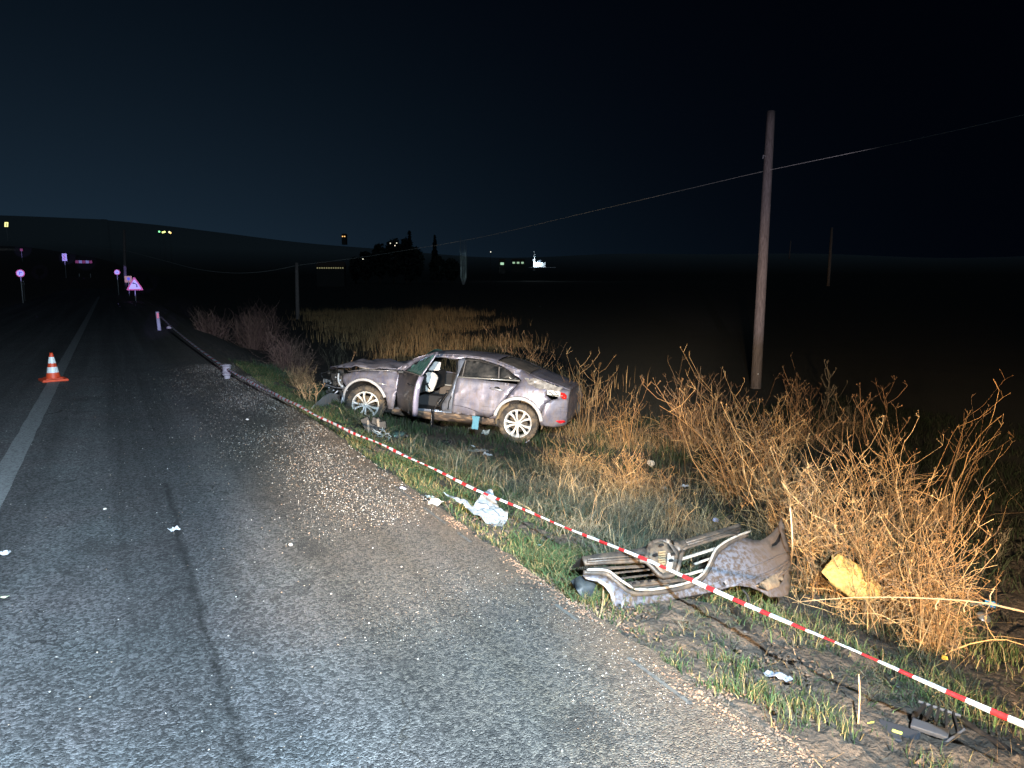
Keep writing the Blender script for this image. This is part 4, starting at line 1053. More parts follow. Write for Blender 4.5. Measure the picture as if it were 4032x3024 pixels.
def signs():
    # bend-ahead triangle
    D = 50.0
    def place(px, py): p = at_d(px, py, D); return p
    c = place(530, 1118); sc = D / F_
    g = Vector((c.x, c.y, -.1)); r = empty('bend_warning_sign', g); tag(r, 'red bordered triangular road sign with a black bent arrow', 'road sign')
    off = c - g
    tri = lambda s: [(-.50 * s, -.36 * s), (-.47 * s, -.42 * s), (.47 * s, -.42 * s), (.50 * s, -.36 * s), (.04 * s, .44 * s), (-.04 * s, .44 * s)]
    sign_face('border', tri(1.0), off, 0, S_RED, r, .03); sign_face('face', [(x, y) for x, y in tri(.74)], off + Vector((0, -.022, -.03)), 0, S_WHT, r, .012)
    ar = [(.09, -.22), (.17, -.22), (.16, -.08), (.10, .02), (.0, .07), (-.06, .08), (-.06, .12), (-.17, .05), (-.06, -.02), (-.06, .02), (.0, .01), (.06, -.03), (.09, -.10)]
    sign_face('bent_arrow', ar, off + Vector((0, -.034, 0)), 0, S_BLK, r, .008)
    mb = MB(); mb.tube([Vector((0, .04, -.3)), off + Vector((0, .04, .1))], .035, 8); mb.build('post', S_POST, r, smooth=True)
    # square orange board with a round sign on it
    D = 62.0; c = place2(505, 1099, D); g = Vector((c.x, c.y, -.1)); r = empty('orange_sign', g); tag(r, 'small square orange road sign with a round blue disc, behind the triangle', 'road sign')
    off = c - g; w = .27
    sign_face('board', [(-w, -.28), (w, -.28), (w, .26), (-w, .26)], off, 0, S_YEL, r, .03)
    sign_face('disc', circ(.02, .03, .15, 20), off + Vector((0, -.025, 0)), 0, mat('disc_ring', (.75, .5, .6), .5), r, .012); sign_face('disc_centre', circ(.02, .03, .11, 20), off + Vector((0, -.04, 0)), 0, S_BLUE, r, .01)
    mb = MB(); mb.tube([Vector((0, .04, -.3)), off], .035, 8); mb.build('post', S_POST, r, smooth=True)
    # round no-overtaking signs left and right of the road
    for px, py, D, rr, lab in ((80, 1076, 46, .235, 'round red ringed road sign left of the road'), (461, 1072, 66, .24, 'round violet lit road sign left of the triangle, right of the road')):
        c = place2(px, py, D); g = Vector((c.x, c.y, -.1)); r = empty('round_sign', g); tag(r, lab, 'road sign'); off = c - g
        sign_face('border', circ(0, 0, rr, 28), off, 0, S_RED, r, .03); sign_face('face', circ(0, 0, rr * .78, 28), off + Vector((0, -.022, 0)), 0, S_WHT, r, .012)
        if px < 100:
            mb = MB(); mb.box(off + Vector((-.04, -.035, .0)), (.05, .01, .20)); mb.box(off + Vector((.03, -.035, .06)), (.12, .01, .05)); mb.build('figure', S_BLUE, r)
        else:
            mb = MB(); mb.box(off + Vector((-.0, -.035, .0)), (.2, .01, .05)); mb.build('figure', S_BLUE, r)
        mb = MB(); mb.tube([Vector((0, .04, -.3)), off], .03, 8); mb.build('post', S_POST, r, smooth=True)
    # little white marker under the left sign
    c = place2(92, 1113, 52); g = Vector((c.x, c.y, -.1)); r = empty('delineator', g); tag(r, 'tiny white delineator post below the left round sign', 'marker post')
    mb = MB(); mb.tube([Vector((0, 0, -.2)), c - g + Vector((0, 0, .08))], .05, 6); mb.build('post', mat('dark_post', (.03, .03, .03), .6), r)
    mb = MB(); mb.box(c - g, (.11, .04, .22), taper=.4); mb.build('reflector', S_WHT, r)
    # reflective boards on the bend beyond
    for px, py, D, w, h, lab, m in ((254, 1013, 150, .42, .75, 'pale violet chevron board on the far bend', S_WHT), (84, 984, 190, .30, .32, 'small reddish board on the far slope', S_RED)):
        c = place2(px, py, D); gz = tz(c.x, c.y); g = Vector((c.x, c.y, min(gz, c.z - .6))); r = empty('chevron_board', g); tag(r, lab, 'road sign'); off = c - g
        sign_face('board', [(-w, -h), (w, -h), (w, h), (-w, h)], off, 0, m, r, .04)
        if w > .4: sign_face('chevron', [(.2, .6), (-.15, .3), (.2, 0), (-.15, -.3), (.2, -.6), (.05, -.6), (-.3, -.3), (.05, 0), (-.3, .3), (.05, .6)], off + Vector((0, -.04, 0)), 0, S_RED, r, .02)
        mb = MB(); mb.tube([Vector((0, .04, -.3)), off], .04, 6); mb.build('post', S_POST, r)
    c = place2(330, 1031, 150); g = Vector((c.x, c.y, min(tz(c.x, c.y), c.z - .4))); r = empty('striped_barrier', g); tag(r, 'low red and white striped barrier at the far bend', 'barrier')
    for k in range(5):
        mb = MB(); mb.box(c - g + Vector((-1.2 + k * .6, 0, 0)), (.55, .05, .55)); mb.build('panel', S_RED if k % 2 == 0 else S_WHT, r)
    mb = MB(); mb.box(Vector((-1, .05, 0)), (.08, .05, 1.4)); mb.box(Vector((1, .05, 0)), (.08, .05, 1.4)); mb.build('leg', S_POST, r)
    # yellow chevron high on the left; its glow stands in for reflected headlights
    c = place2(25, 884, 420); g = Vector((c.x, c.y, tz(c.x, c.y))); r = empty('chevron_board', Vector((c.x, c.y, c.z - 3))); tag(r, 'bright yellow chevron board with added glow, high on the far left', 'road sign'); off = Vector((0, 0, 3))
    sign_face('board', [(-1.0, -1.3), (.7, -1.3), (1.0, 1.3), (-.7, 1.3)], off, 0, mat('reflect_glow_yellow', (.9, .85, .3), .5, emit=(1, .95, .35), emit_s=1.6), r, .1)
    sign_face('chevron', [(.2, 1.0), (-.4, .5), (.1, 0), (-.4, -.5), (.2, -1.0), (.5, -1.0), (0, -.5), (.45, 0), (0, .5), (.5, 1.0)], off + Vector((0, -.08, 0)), 0, mat('chevron_dark', (.06, .06, .02), .5), r, .03)
    mb = MB(); mb.tube([Vector((0, .1, -6)), off], .1, 6); mb.build('post', S_POST, r)


for _px, _py, _D, _h, _p in ((520, 1110, 51, .95, 160000), (80, 1076, 46, .5, 150000), (461, 1072, 66, .42, 260000), (254, 1013, 150, .5, 1100000), (330, 1031, 150, .6, 420000), (84, 984, 190, .4, 900000), (621, 1262, 22.7, 1.1, 15000)):
    beam(at_d(_px, _py, _D), _h, _p)
beam(at_d(930, 1380, 17), 3.4, 3400, (.68, .50, .85))  # added dim violet spot on the left bushes
beam(at_d(3010, 900, 19), 7.5, 8500, (.92, .82, 1.0))  # added spot that brings out the tall pole


def place2(px, py, D): return at_d(px, py, D)


def place(px, py, D=50): return at_d(px, py, D)
signs()


def cone():
    g = Vector((-.90, 13.72, .004)); r = empty('traffic_cone', g, (0, 0, R_(14))); tag(r, 'orange red traffic cone with two white bands on the road line', 'traffic cone')
    org = mat('cone_orange', (.85, .10, .03), .5, color2=(.7, .06, .02), noise_scale=9); wh = mat('cone_white', (.85, .86, .85), .4)
    mb = MB(); mb.box((0, 0, .02), (.36, .36, .04)); mb.box((0, 0, .05), (.26, .26, .02), taper=.9); mb.build('base', org, r, bevel=.012)
    H = .45
    def rad(z): return .105 - (.105 - .022) * (z - .04) / (H - .04)
    bands = [('cone_section', .045, .135, org), ('white_band', .135, .225, wh), ('cone_section', .225, .285, org), ('white_band', .285, .385, wh), ('cone_section', .385, .45, org)]
    for nm, a, b, m in bands:
        mb = MB(); e = .002 if m is wh else 0
        mb.lathe([(rad(a) + e, a), (rad((a + b) / 2) + e, (a + b) / 2), (rad(b) + e, b)] + ([(.0, b)] if b > .44 else []), 28); mb.build(nm, m, r, smooth=True)
cone()

# ------------------------------------------------------------------ far background
def far_things():
    # tree line beyond the field, each tree with trunk and crown
    dark = mat('far_foliage', (.02, .028, .022), .9); tr = mat('far_trunk', (.05, .04, .03), .9)
    rnd = random.Random(3)
    specs = [(1440, 1050, 60, 55), (1495, 1052, 95, 60), (1550, 1055, 118, 75), (1600, 1055, 125, 70), (1640, 1055, 85, 55), (1400, 1055, 45, 40), (1725, 1055, 50, 60), (1780, 1058, 40, 60)]
    D = 330.0
    def crown(mb, c, rx, rz, n, leaf, shape):
        for k in range(n):
            if shape == 'cone':
                t = rnd.random() ** 1.3; a = rnd.uniform(0, 6.28); rr = rx * (1 - t) * rnd.uniform(.5, 1); p = c + Vector((math.cos(a) * rr, math.sin(a) * rr, rz * 2 * t))
            else:
                d = Vector((rnd.gauss(0, 1), rnd.gauss(0, 1), rnd.gauss(0, 1))).normalized() * rnd.uniform(.35, 1) ** .6; p = c + Vector((d.x * rx, d.y * rx, rz + d.z * rz))
            s = leaf * rnd.uniform(.5, 1.4); q = Matrix.Rotation(rnd.uniform(0, 6), 3, Vector((rnd.random(), rnd.random(), rnd.random() + .1)).normalized())
            mb.add([p + q @ Vector((-s, -s, 0)), p + q @ Vector((s, -s * .6, 0)), p + q @ Vector((s * .3, s, 0))], [(0, 1, 2)])
    labs = ['dark leafy tree far beyond the car', 'tall dark broad tree in the distant tree line']
    tlab = ['low broad tree near the left end of the tree line', 'mid height dark tree left of the tallest trees', 'tallest dark tree of the far tree line', 'wide dark tree just left of the conifer', 'dark tree under the pointed conifer', 'lowest tree at the very left end of the tree line', 'low bush-like tree below the slim conifer', 'low dark tree left of the pale poplar']
    for i, (px, py, h, w) in enumerate(specs):
        p = at_d(px, py, D + i * 4); g = Vector((p.x, p.y, tz(p.x, p.y))); hh = h / F_ * D + max(0, p.z - g.z)
        r = empty('tree', g); tag(r, tlab[i], 'tree', group='dark trees in the far tree line')
        mb = MB(); mb.tube([Vector((0, 0, -.5)), Vector((0, 0, hh * .55))], [.5, .25], 6); mb.build('trunk', tr, r)
        mb = MB(); crown(mb, Vector((0, 0, hh * .15)), w / F_ * D * .55, hh * .42, 700, 1.0, 'ball'); o = mb.build('crown', dark, r); o['kind'] = 'stuff'
    for (px, h, lab) in ((1615, 135, 'pointed dark conifer at the right end of the far tree line'), (1714, 118, 'slim dark conifer standing right of the far tree line')):
        p = at_d(px, 1055, D - 20); g = Vector((p.x, p.y, tz(p.x, p.y))); hh = h / F_ * D + max(0, p.z - g.z)
        r = empty('conifer', g); tag(r, lab, 'tree')
        mb = MB(); mb.tube([Vector((0, 0, -.5)), Vector((0, 0, hh * .8))], [.35, .05], 6); mb.build('trunk', tr, r)
        mb = MB(); crown(mb, Vector((0, 0, hh * .1)), 2.6, hh * .45, 500, .6, 'cone'); o = mb.build('crown', dark, r); o['kind'] = 'stuff'
    # bare poplar, pale
    p = at_d(1824, 1035, 300); g = Vector((p.x, p.y, tz(p.x, p.y))); hh = 105 / F_ * 300
    r = empty('poplar_tree', g); tag(r, 'bare pale poplar with upright branches, far right of the tree line', 'tree')
    mb = MB()
    for k in range(9):
        x = rnd.uniform(-1.1, 1.1); mb.tube([Vector((x * .3, 0, 0)), Vector((x, rnd.uniform(-1, 1), hh * .3)), Vector((x * 1.2, rnd.uniform(-1, 1), hh * rnd.uniform(.75, 1.0) + p.z - g.z))], [.13, .10, .03], 4)
    mb.build('trunk', mat('pale_bark', (.5, .52, .5), .8), r)
    lamp('farm_yard_light', 'SPOT', (g.x - 6, g.y - 25, 1), (g.x, g.y, 6), 3500, (.6, .9, 1.0), spot_size=R_(30), spot_blend=.6, shadow_soft_size=.3)
    # farm lamps: small globes on posts
    def yard_lamp(px, py, D, r0, col, s, lab, grp):
        c = at_d(px, py, D); gz = min(tz(c.x, c.y), c.z - 2.5); r = empty('yard_lamp', Vector((c.x, c.y, gz))); tag(r, lab, 'lamp', group=grp)
        mb = MB(); off = Vector((0, 0, c.z - gz)); mb.lathe([(0, -r0), (r0 * .8, -r0 * .55), (r0, 0), (r0 * .8, r0 * .55), (0, r0)], 10, Matrix.Translation(off)); mb.build('globe', mat('lamp_glow_%d_%d_%d' % tuple(int(v * 9) for v in col), col, .5, emit=col, emit_s=s), r)
        mb = MB(); mb.tube([Vector((0, 0, 0)), off - Vector((0, 0, r0))], .06, 5); mb.build('lamp_post', tr, r)
    def nx(it, l): return [(*a, b) for a, b in zip(it, l)]
    for px, py, c, lb in nx(((627, 912, (.25, 1, .4)), (641, 915, (.9, 1, .3)), (648, 913, (.95, 1, .3)), (667, 914, (1, .95, .5)), (671, 917, (1, .6, .2))), ('green lamp at the left end of the row on the far hill', 'yellow lamp second from the left in the hill row', 'yellow lamp in the middle of the hill row', 'pale cream lamp in the hill row', 'orange lamp at the right end of the hill row')):
        yard_lamp(px, py, 700, .9, c, 2.0, lb, 'coloured lamps on the far hill')
    for px, py, s, lb in nx(((1537, 958, .7), (1562, 957, .9), (1555, 967, .5), (1429, 1020, 1.2), (1932, 992, .25)), ('tiny lamp left of the three in the tallest trees', 'tiny lamp topmost of the three in the tallest trees', 'tiny lamp lowest of the three in the tallest trees', 'single bright lamp below the tree line', 'very faint lamp right of the pale poplar')):
        yard_lamp(px, py, 320, .24, (1, .95, .75), s * 2, lb, 'tiny lamps among the far trees')
    # houses
    wall_w = mat('far_wall', (.05, .05, .045), .8); roof_m = mat('far_roof', (.12, .08, .06), .8)
    def house(px, py, D, w, h, dep, lab, wins, lit, ws=1.2):
        c = at_d(px, py, D); gz = tz(c.x, c.y); g = Vector((c.x, c.y, c.z - h * .6)); r = empty('house', g, (0, 0, -YAW * 1.0)); tag(r, lab, 'house')
        dn = max(.3, min(6.0, (c.z - h * .6) - gz + .3)); mb = MB(); mb.box((0, dep / 2, h / 2 - dn / 2), (w, dep, h + dn)); mb.build('wall', wall_w, r)
        mb = MB(); mb.add([(-w / 2 - .3, -.3, h), (w / 2 + .3, -.3, h), (w / 2 + .3, dep + .3, h), (-w / 2 - .3, dep + .3, h), (-w / 2, dep / 2, h + 1.6), (w / 2, dep / 2, h + 1.6)], [(0, 1, 5, 4), (2, 3, 4, 5), (1, 2, 5), (3, 0, 4), (3, 2, 1, 0)]); mb.build('roof', roof_m, r)
        lm = mat('window_glow_%s' % lab[:6].replace(' ', '_'), lit, .5, emit=lit, emit_s=ws)
        for k in range(wins):
            x = -w / 2 + w * (k + .5) / wins; mb = MB(); mb.box((x, -.08, h * .5), (w / wins * .55, .1, h * .42)); mb.build('window', lm, r)
    house(1353, 930, 640, 3.6, 1.9, 6, 'small house with warm orange windows on the far left ridge', 2, (1, .55, .18), 1.6)
    house(2040, 1033, 620, 11, 3.5, 6, 'low farm building with greenish lit windows left of the minaret', 3, (.55, .85, .55), .6)
    house(1977, 1036, 600, 5, 4.5, 6, 'narrow farm building with one greenish lit window far right', 1, (.55, .9, .6), .8)
    house(1300, 1054, 240, 9, .9, 2.5, 'long low greenhouse with a row of yellow lit panes', 12, (1, .9, .45), .2)
    # floodlit mosque with a pointed minaret
    D = 560; c = at_d(2103, 1043, D); g = Vector((c.x, c.y, c.z)); r = empty('mosque', g, (0, 0, -YAW)); tag(r, 'white floodlit mosque with a slender pointed minaret', 'mosque')
    wm = mat('mosque_white', (.8, .82, .85), .6); mb = MB(); H = 58 / F_ * D
    mb.lathe([(.9, -4), (.9, H * .35), (1.15, H * .36), (1.15, H * .40), (.6, H * .41), (.5, H * .66), (.75, H * .67), (.45, H * .69), (.0, H)], 12); mb.build('minaret', wm, r, smooth=False)
    mb = MB(); mb.box((4.6, 3, 0), (8, 6, 4)); mb.build('prayer_hall', wm, r); mb = MB(); mb.lathe([(2.4, 1.9), (2.2, 3), (1.3, 3.9), (0, 4.3)], 16, Matrix.Translation((4.6, 3, 0))); mb.build('dome', mat('dome_grey', (.25, .3, .36), .5), r, smooth=True)
    mb = MB(); mb.box((6, -1, -1.9), (20, 6, .3)); mb.build('terrace', wm, r)
    lamp('mosque_floodlight', 'POINT', g + Vector((-1.0, -4.5, .8)), None, 2600, (.75, .9, 1), shadow_soft_size=.4)
    lamp('mosque_floodlight', 'POINT', g + Vector((1.0, -4.5, 3.5)), None, 260, (.75, .9, 1), shadow_soft_size=.4)
    # two distant columns of light on the hill road come from a vehicle out of sight
    hp = at_d(60, 1012, 240)
    lamp('hill_road_headlight', 'SPOT', (hp.x - 40, hp.y - 10, hp.z + 4), (hp.x + 20, hp.y + 10, hp.z - 2), 22000, (.85, .95, 1), spot_size=R_(34), spot_blend=.9, shadow_soft_size=.3)
far_things()

# ------------------------------------------------------------------ vegetation
GRASS = mat('grass_blades', (.1, .1, .1), .75, attr=True, spec=.25)


def blades(P, h, w, lean, C, dirs=None):
    n = len(P); a = RNG.uniform(0, 2 * np.pi, n); hd = np.stack([np.cos(a), np.sin(a), np.zeros(n)], -1)
    b = RNG.uniform(0, 2 * np.pi, n) if dirs is None else dirs
    ld = np.stack([np.cos(b), np.sin(b), np.zeros(n)], -1)
    h = h[:, None]; w = w[:, None]; lean = lean[:, None]
    up = np.array([0, 0, 1.0])
    m = P + up * h * .55 + ld * h * lean * .28; t = P + up * h * (1 - .25 * lean) + ld * h * lean
    V = np.stack([P - hd * w, P + hd * w, m + hd * w * .7, m - hd * w * .7, t], 1).reshape(-1, 3)
    i = (np.arange(n) * 5)[:, None]
    Tt = np.concatenate([i + [0, 1, 2], i + [0, 2, 3], i + [3, 2, 4]])
    Cc = np.repeat(C, 5, 0); sh = np.tile(np.array([.8, .8, 1, 1, 1.1])[:, None], (n, 1)); Cc = Cc * (1 + 0 * sh)
    return V, Tt, Cc


def scatter(n, xr, yr, dens=None, clump=2.5, thr=0.0, px=1.0):
    X = RNG.uniform(*xr, n); Y = yr[0] + (yr[1] - yr[0]) * RNG.uniform(0, 1, n) ** px
    keep = np.array([noise.noise((x * clump, y * clump, 7.7)) > thr + RNG.uniform(-.25, .25) for x, y in zip(X, Y)])
    X, Y = X[keep], Y[keep]
    return X, Y


CLEAR = []
for _x, _y, _r in ((1480, 1715, .35), (1545, 1718, .38), (1748, 1752, .34), (1650, 1780, .5), (1560, 1800, .35), (1880, 1785, .42), (1925, 1805, .3), (1862, 1695, .25), (1912, 1712, .3), (2072, 1745, .2), (1712, 1998, .10),
                   (1690, 1965, .09), (1588, 1945, .07), (1905, 2050, .20), (1800, 1990, .12), (3060, 2685, .10), (2475, 1912, .10), (2500, 1945, .10), (2610, 1935, .10), (2695, 1928, .10),
                   (2815, 2065, .10), (3650, 2930, .14), (3895, 2402, .12), (3875, 2445, .08), (2355, 1918, .1), (3345, 2330, .2), (2600, 2300, .25), (2800, 2250, .3), (2450, 2300, .2), (2950, 2300, .25)):
    _p = G(_x, _y)[0]; CLEAR.append((_p.x, _p.y, _r))


def grass(name, X, Y, h0, h1, w0, w1, cols, lean=(.1, .7), label=None, sink=0.0, dirs=None):
    kp = np.ones(len(X), bool)
    if name != 'dry_field_grass':
        for cx, cy, cr in CLEAR: kp &= ((X - cx) ** 2 + (Y - cy) ** 2 > cr * cr * RNG.uniform(.55, 1.2, len(X))) | (RNG.uniform(0, 1, len(X)) < .06)
    X, Y = X[kp], Y[kp]
    n = len(X); Z = terr(X, Y) - .01 + sink; P = np.stack([X, Y, Z], -1)
    c = np.array(cols)[RNG.integers(0, len(cols), n)] * RNG.uniform(.7, 1.3, (n, 1))
    hv = RNG.uniform(h0, h1, n) * np.array([.55 + .9 * max(0, .5 + noise.noise((x * .9, y * .9, 4)) + .5 * noise.noise((x * 3, y * 3, 1))) for x, y in zip(X, Y)])
    V, Tt, C = blades(P, hv, RNG.uniform(w0, w1, n), RNG.uniform(*lean, n), c, dirs)
    o = np_mesh(name, V, Tt, C, GRASS); tag(o, label, 'grass' if label else None, kind='stuff'); return o

green = [(.022, .048, .018), (.030, .060, .024), (.038, .070, .022), (.05, .062, .026)]
mixed = green + green + [(.12, .095, .04), (.18, .13, .06)]
dullg = [(.035, .048, .030), (.055, .060, .042), (.085, .080, .058), (.030, .042, .024)]
straw = [(.40, .26, .12), (.34, .21, .10), (.46, .31, .15), (.28, .17, .08)]


def tufts(n, xr, yr, per, rad, thr=-.1, clump=1.6, power=1.0):
    X, Y = scatter(n, xr, yr, thr=thr, clump=clump, px=power)
    k = len(X); X = np.repeat(X, per) + RNG.normal(0, rad, k * per); Y = np.repeat(Y, per) + RNG.normal(0, rad, k * per); return X, Y

# verge between road edge and ditch
X, Y = tufts(8200, (2.02, 3.2), (3.0, 16), 9, .035, thr=.0, clump=3.2, power=1.4); k = X > 1.99
grass('verge_grass', X[k], Y[k], .02, .13, .0014, .0040, mixed, lean=(.3, 1.4), label='short green and yellow grass along the road edge')
X, Y = tufts(900, (2.0, 2.9), (.9, 3.2), 10, .03, thr=.12, clump=2.2); k = X > 2.0
grass('sparse_grass', X[k], Y[k], .03, .09, .0012, .003, green + [(.2, .16, .07)], label='sparse short grass on bare earth in the near corner')
X, Y = tufts(1500, (2.0, 2.25), (3.0, 15), 9, .03, thr=-.05, clump=2.2, power=1.4); k = X > 1.98
grass('edge_grass', X[k], Y[k], .03, .09, .0016, .0036, green + [(.20, .15, .06), (.15, .13, .05), (.24, .18, .09)], label='yellowed grass fringe along the broken asphalt edge')
X, Y = tufts(1300, (2.1, 4.3), (1.6, 3.6), 8, .035, thr=.02, clump=2.6)
grass('trampled_grass', X, Y, .03, .10, .0012, .003, green + dullg + dullg + [(.2, .14, .07)], lean=(.5, 2.2), label='trampled grass round the torn bumper')
# ditch weeds, dull and dense
X, Y = tufts(7000, (2.6, 5.4), (3.3, 9.5), 7, .075, thr=-.02, clump=2.4, power=1.2)
pt = ~((X > 2.9) & (X < 4.6) & (Y > 6.6) & (Y < 8.6))
grass('ditch_weeds', X[pt], Y[pt], .05, .26, .0016, .0046, dullg + dullg + [(.15, .12, .075), (.19, .14, .08)], lean=(.2, 1.9), label='dense dull weeds matted on the ditch slope')
X, Y = tufts(5600, (2.7, 8.2), (8.4, 17), 7, .06, thr=.05)
grass('ditch_grass', X, Y, .05, .20, .003, .007, green + dullg, label='rough dark grass round the wrecked car')
# right hand hollow and field grass
X, Y = tufts(6500, (5.0, 16), (.5, 12), 8, .09, thr=-.25)
grass('hollow_grass', X, Y, .05, .22, .002, .006, [(.018, .032, .014), (.024, .036, .017), (.036, .036, .024)], lean=(.3, 1.5), label='dark green grass in the hollow behind the tall weeds')
X, Y = tufts(1500, (3.0, 5.2), (1.0, 3.6), 8, .05, thr=.0)
grass('lit_grass', X, Y, .04, .13, .0015, .004, [(.05, .085, .025), (.07, .10, .035), (.18, .14, .07)], label='yellow green grass at the foot of the tall weeds')
# dry field behind the car
X, Y = tufts(13000, (7.0, 34), (13, 62), 9, .16, thr=-.3, clump=.7, power=1.3)
kk = (X > np.maximum(8.3 + .09 * (Y - 22) + RNG.normal(0, .9, len(X)), .235 * Y + RNG.normal(0, .9, len(X)) + .8 * np.sin(Y * .7))) & (Y > 10 + (X - 7.6) * .25) & (X < 1.0 + Y * .44 + 2.0 * np.sin(Y * .5) + RNG.normal(0, 1.2, len(X)))  # straw kept to the lit area; its outline stands in for the shade edge
grass('dry_field_grass', X[kk], Y[kk], .18, .55, .004, .012, straw, lean=(.05, .45), label='tall dry straw grass in the field beyond the car')
# loose straw lying about
X, Y = scatter(11000, (2.03, 5.5), (1.0, 9.5), thr=-.12, clump=1.6)
grass('loose_straw', X, Y, .03, .13, .0008, .0018, [(c[0] * k, c[1] * k, c[2] * k) for c in straw for k in (.2, .35, .6)], lean=(1.5, 3.0), label='loose broken straw lying on the earth')

STEM = mat('dry_stems', (.5, .34, .18), .85, attr=True, spec=.2)


FOOT = []


def bush(px, py, toppy, wpx, n, label, cat='bush', group=None, seed=0, cols=None, thick=.0035, leanx=0.0, tangle=0, heads=True, name='dry_bush', fork=4, at=None, H=None):
    """many-stemmed dry umbel weed: stems, side branches, seed heads"""
    rnd = random.Random(seed + 100)
    if px > 1700: n = max(3, int(n * .40)); thick *= 1.3; tangle = int(tangle * 1.1)
    if at is None: b, d = G(px, py); H = (py - toppy) / F_ * d * .98; W = wpx / F_ * d / 2
    else: b = Vector(at); W = wpx
    cols = cols or [(.52, .32, .14), (.45, .26, .11), (.56, .37, .18), (.36, .20, .09), (.26, .17, .10)]
    S, B, Hd = MB(), MB(), MB()
    for i in range(n):
        c = rnd.choice(cols); k = rnd.uniform(.35, 1.08); col = tuple(v * k for v in c); S.cur = B.cur = Hd.cur = col
        a = rnd.uniform(0, 2 * math.pi); rr = W * rnd.uniform(0, .75); p0 = Vector((math.cos(a) * rr, math.sin(a) * rr * .7, 0)); p0.z = tz(b.x + p0.x, b.y + p0.y) - b.z - .02
        h = H * rnd.uniform(.45, 1.0) ** .8; out = rnd.uniform(.02, .75) * W; a2 = a + rnd.uniform(-1.6, 1.6)
        tip = p0 + Vector((math.cos(a2) * out + leanx * h * _rt.x, math.sin(a2) * out + leanx * h * _rt.y, h))
        if rnd.random() < .16:      # broken over
            h2 = h * rnd.uniform(.15, .5); tip = p0 + Vector((math.cos(a2) * h * .75, math.sin(a2) * h * .75, h2))
        elif rnd.random() < .2: tip = p0.lerp(tip, rnd.uniform(.35, .6))
        nseg = 6; pts = []; bx, by = rnd.uniform(-.12, .12) * h, rnd.uniform(-.12, .12) * h; up = rnd.uniform(.05, .3)
        for j in range(nseg + 1):
            t = j / nseg; q = p0.lerp(tip, t); s = math.sin(t * math.pi); q += Vector((bx * s, by * s, up * h * s * .6)); q += Vector((rnd.uniform(-1, 1), rnd.uniform(-1, 1), rnd.uniform(-.5, .5))) * .016 * h; pts.append(q)
        r0 = thick * rnd.uniform(.6, 1.3); S.tube(pts, [r0 * (1 - .62 * j / nseg) for j in range(nseg + 1)], 3, cap=False)
        nb = rnd.randint(1, fork + 1)
        for q in range(nb):
            j = rnd.uniform(.38, .97) * nseg; j0 = int(j); p = pts[j0].lerp(pts[min(j0 + 1, nseg)], j - j0)
            a3 = rnd.uniform(0, 6.28); l = h * rnd.choice((.08, .14, .2, .3, .38)) * rnd.uniform(.8, 1.2); dv = Vector((math.cos(a3) * .75, math.sin(a3) * .75, rnd.uniform(.25, 1.1))).normalized()
            m_ = p + dv * l * .5 + Vector((0, 0, -.02 * l)); e = p + dv * l + Vector((0, 0, .22 * l))
            B.tube([p, m_, e], [r0 * .55, r0 * .45, r0 * .35], 3, cap=False)
            if heads:
                for z in range(rnd.randint(2, 4)):
                    v = Vector((rnd.uniform(-1, 1), rnd.uniform(-1, 1), rnd.uniform(.5, 1.4))).normalized() * l * rnd.uniform(.12, .3)
                    B.tube([e, e + v], [r0 * .35, r0 * .28], 3, cap=False)
                    if rnd.random() < .6:
                        c_ = e + v; s = r0 * rnd.uniform(.8, 1.7)
                        Hd.add([c_ + Vector((s, 0, 0)), c_ + Vector((-s * .5, s * .8, 0)), c_ + Vector((-s * .5, -s * .8, 0)), c_ + Vector((0, 0, s * 1.2)), c_ - Vector((0, 0, s * .8))], [(0, 1, 3), (1, 2, 3), (2, 0, 3), (1, 0, 4), (2, 1, 4), (0, 2, 4)])
    for i in range(tangle):       # fine matted twigs low in the bush
        c = rnd.choice(cols); k = rnd.uniform(.5, 1.1); B.cur = tuple(v * k for v in c)
        p = Vector((rnd.uniform(-W, W) * .8, rnd.uniform(-W, W) * .6, H * rnd.uniform(0, .55))); p.z += tz(b.x + p.x, b.y + p.y) - b.z
        a = rnd.uniform(0, 6.28); l = H * rnd.uniform(.12, .32); v = Vector((math.cos(a), math.sin(a), rnd.uniform(-.3, .8)))
        B.tube([p, p + v * l * .5 + Vector((rnd.uniform(-.03, .03), 0, .03)), p + v * l], thick * .35, 3, cap=False)
    if px > 1700 and n > 14: FOOT.append((b.x, b.y, W, H))
    o = S.build(name, STEM, None, attr=True); o.location = b; tag(o, label, cat, group)
    if B.v:
        q = B.build('twigs', STEM, o, attr=True); q['kind'] = 'stuff'
    if Hd.v:
        q = Hd.build('seed_heads', STEM, o, attr=True); q['kind'] = 'stuff'
    return o

BROWN = [(.40, .24, .13), (.34, .19, .10), (.46, .29, .15)]
ROSE = [(.24, .15, .12), (.20, .12, .10), (.30, .19, .14)]
DULL = [(.20, .17, .12), (.15, .14, .10), (.26, .22, .15)]
bush(2290, 1720, 1415, 170, 46, 'tall upright dry weeds touching the rear bumper of the car', seed=1, thick=.004)
bush(2250, 1880, 1720, 300, 130, 'low matted golden weeds below the rear wheel', seed=2, thick=.0025, tangle=240, heads=False)
bush(2470, 1760, 1530, 260, 70, 'arching dry weed with forked tips right of the tall upright weeds', seed=3, leanx=-.25, tangle=60)
bush(2490, 1960, 1770, 330, 110, 'low spreading orange bush between the car and the bumper', seed=4, thick=.003, tangle=260, leanx=-.1)
bush(2740, 1760, 1490, 330, 170, 'fine feathery reddish weed left of the tall pole', seed=5, cols=BROWN, thick=.003, tangle=160)
bush(2930, 1960, 1500, 420, 120, 'big dry weed leaning left in front of the tall pole', seed=6, leanx=-.42, tangle=160, thick=.0045)
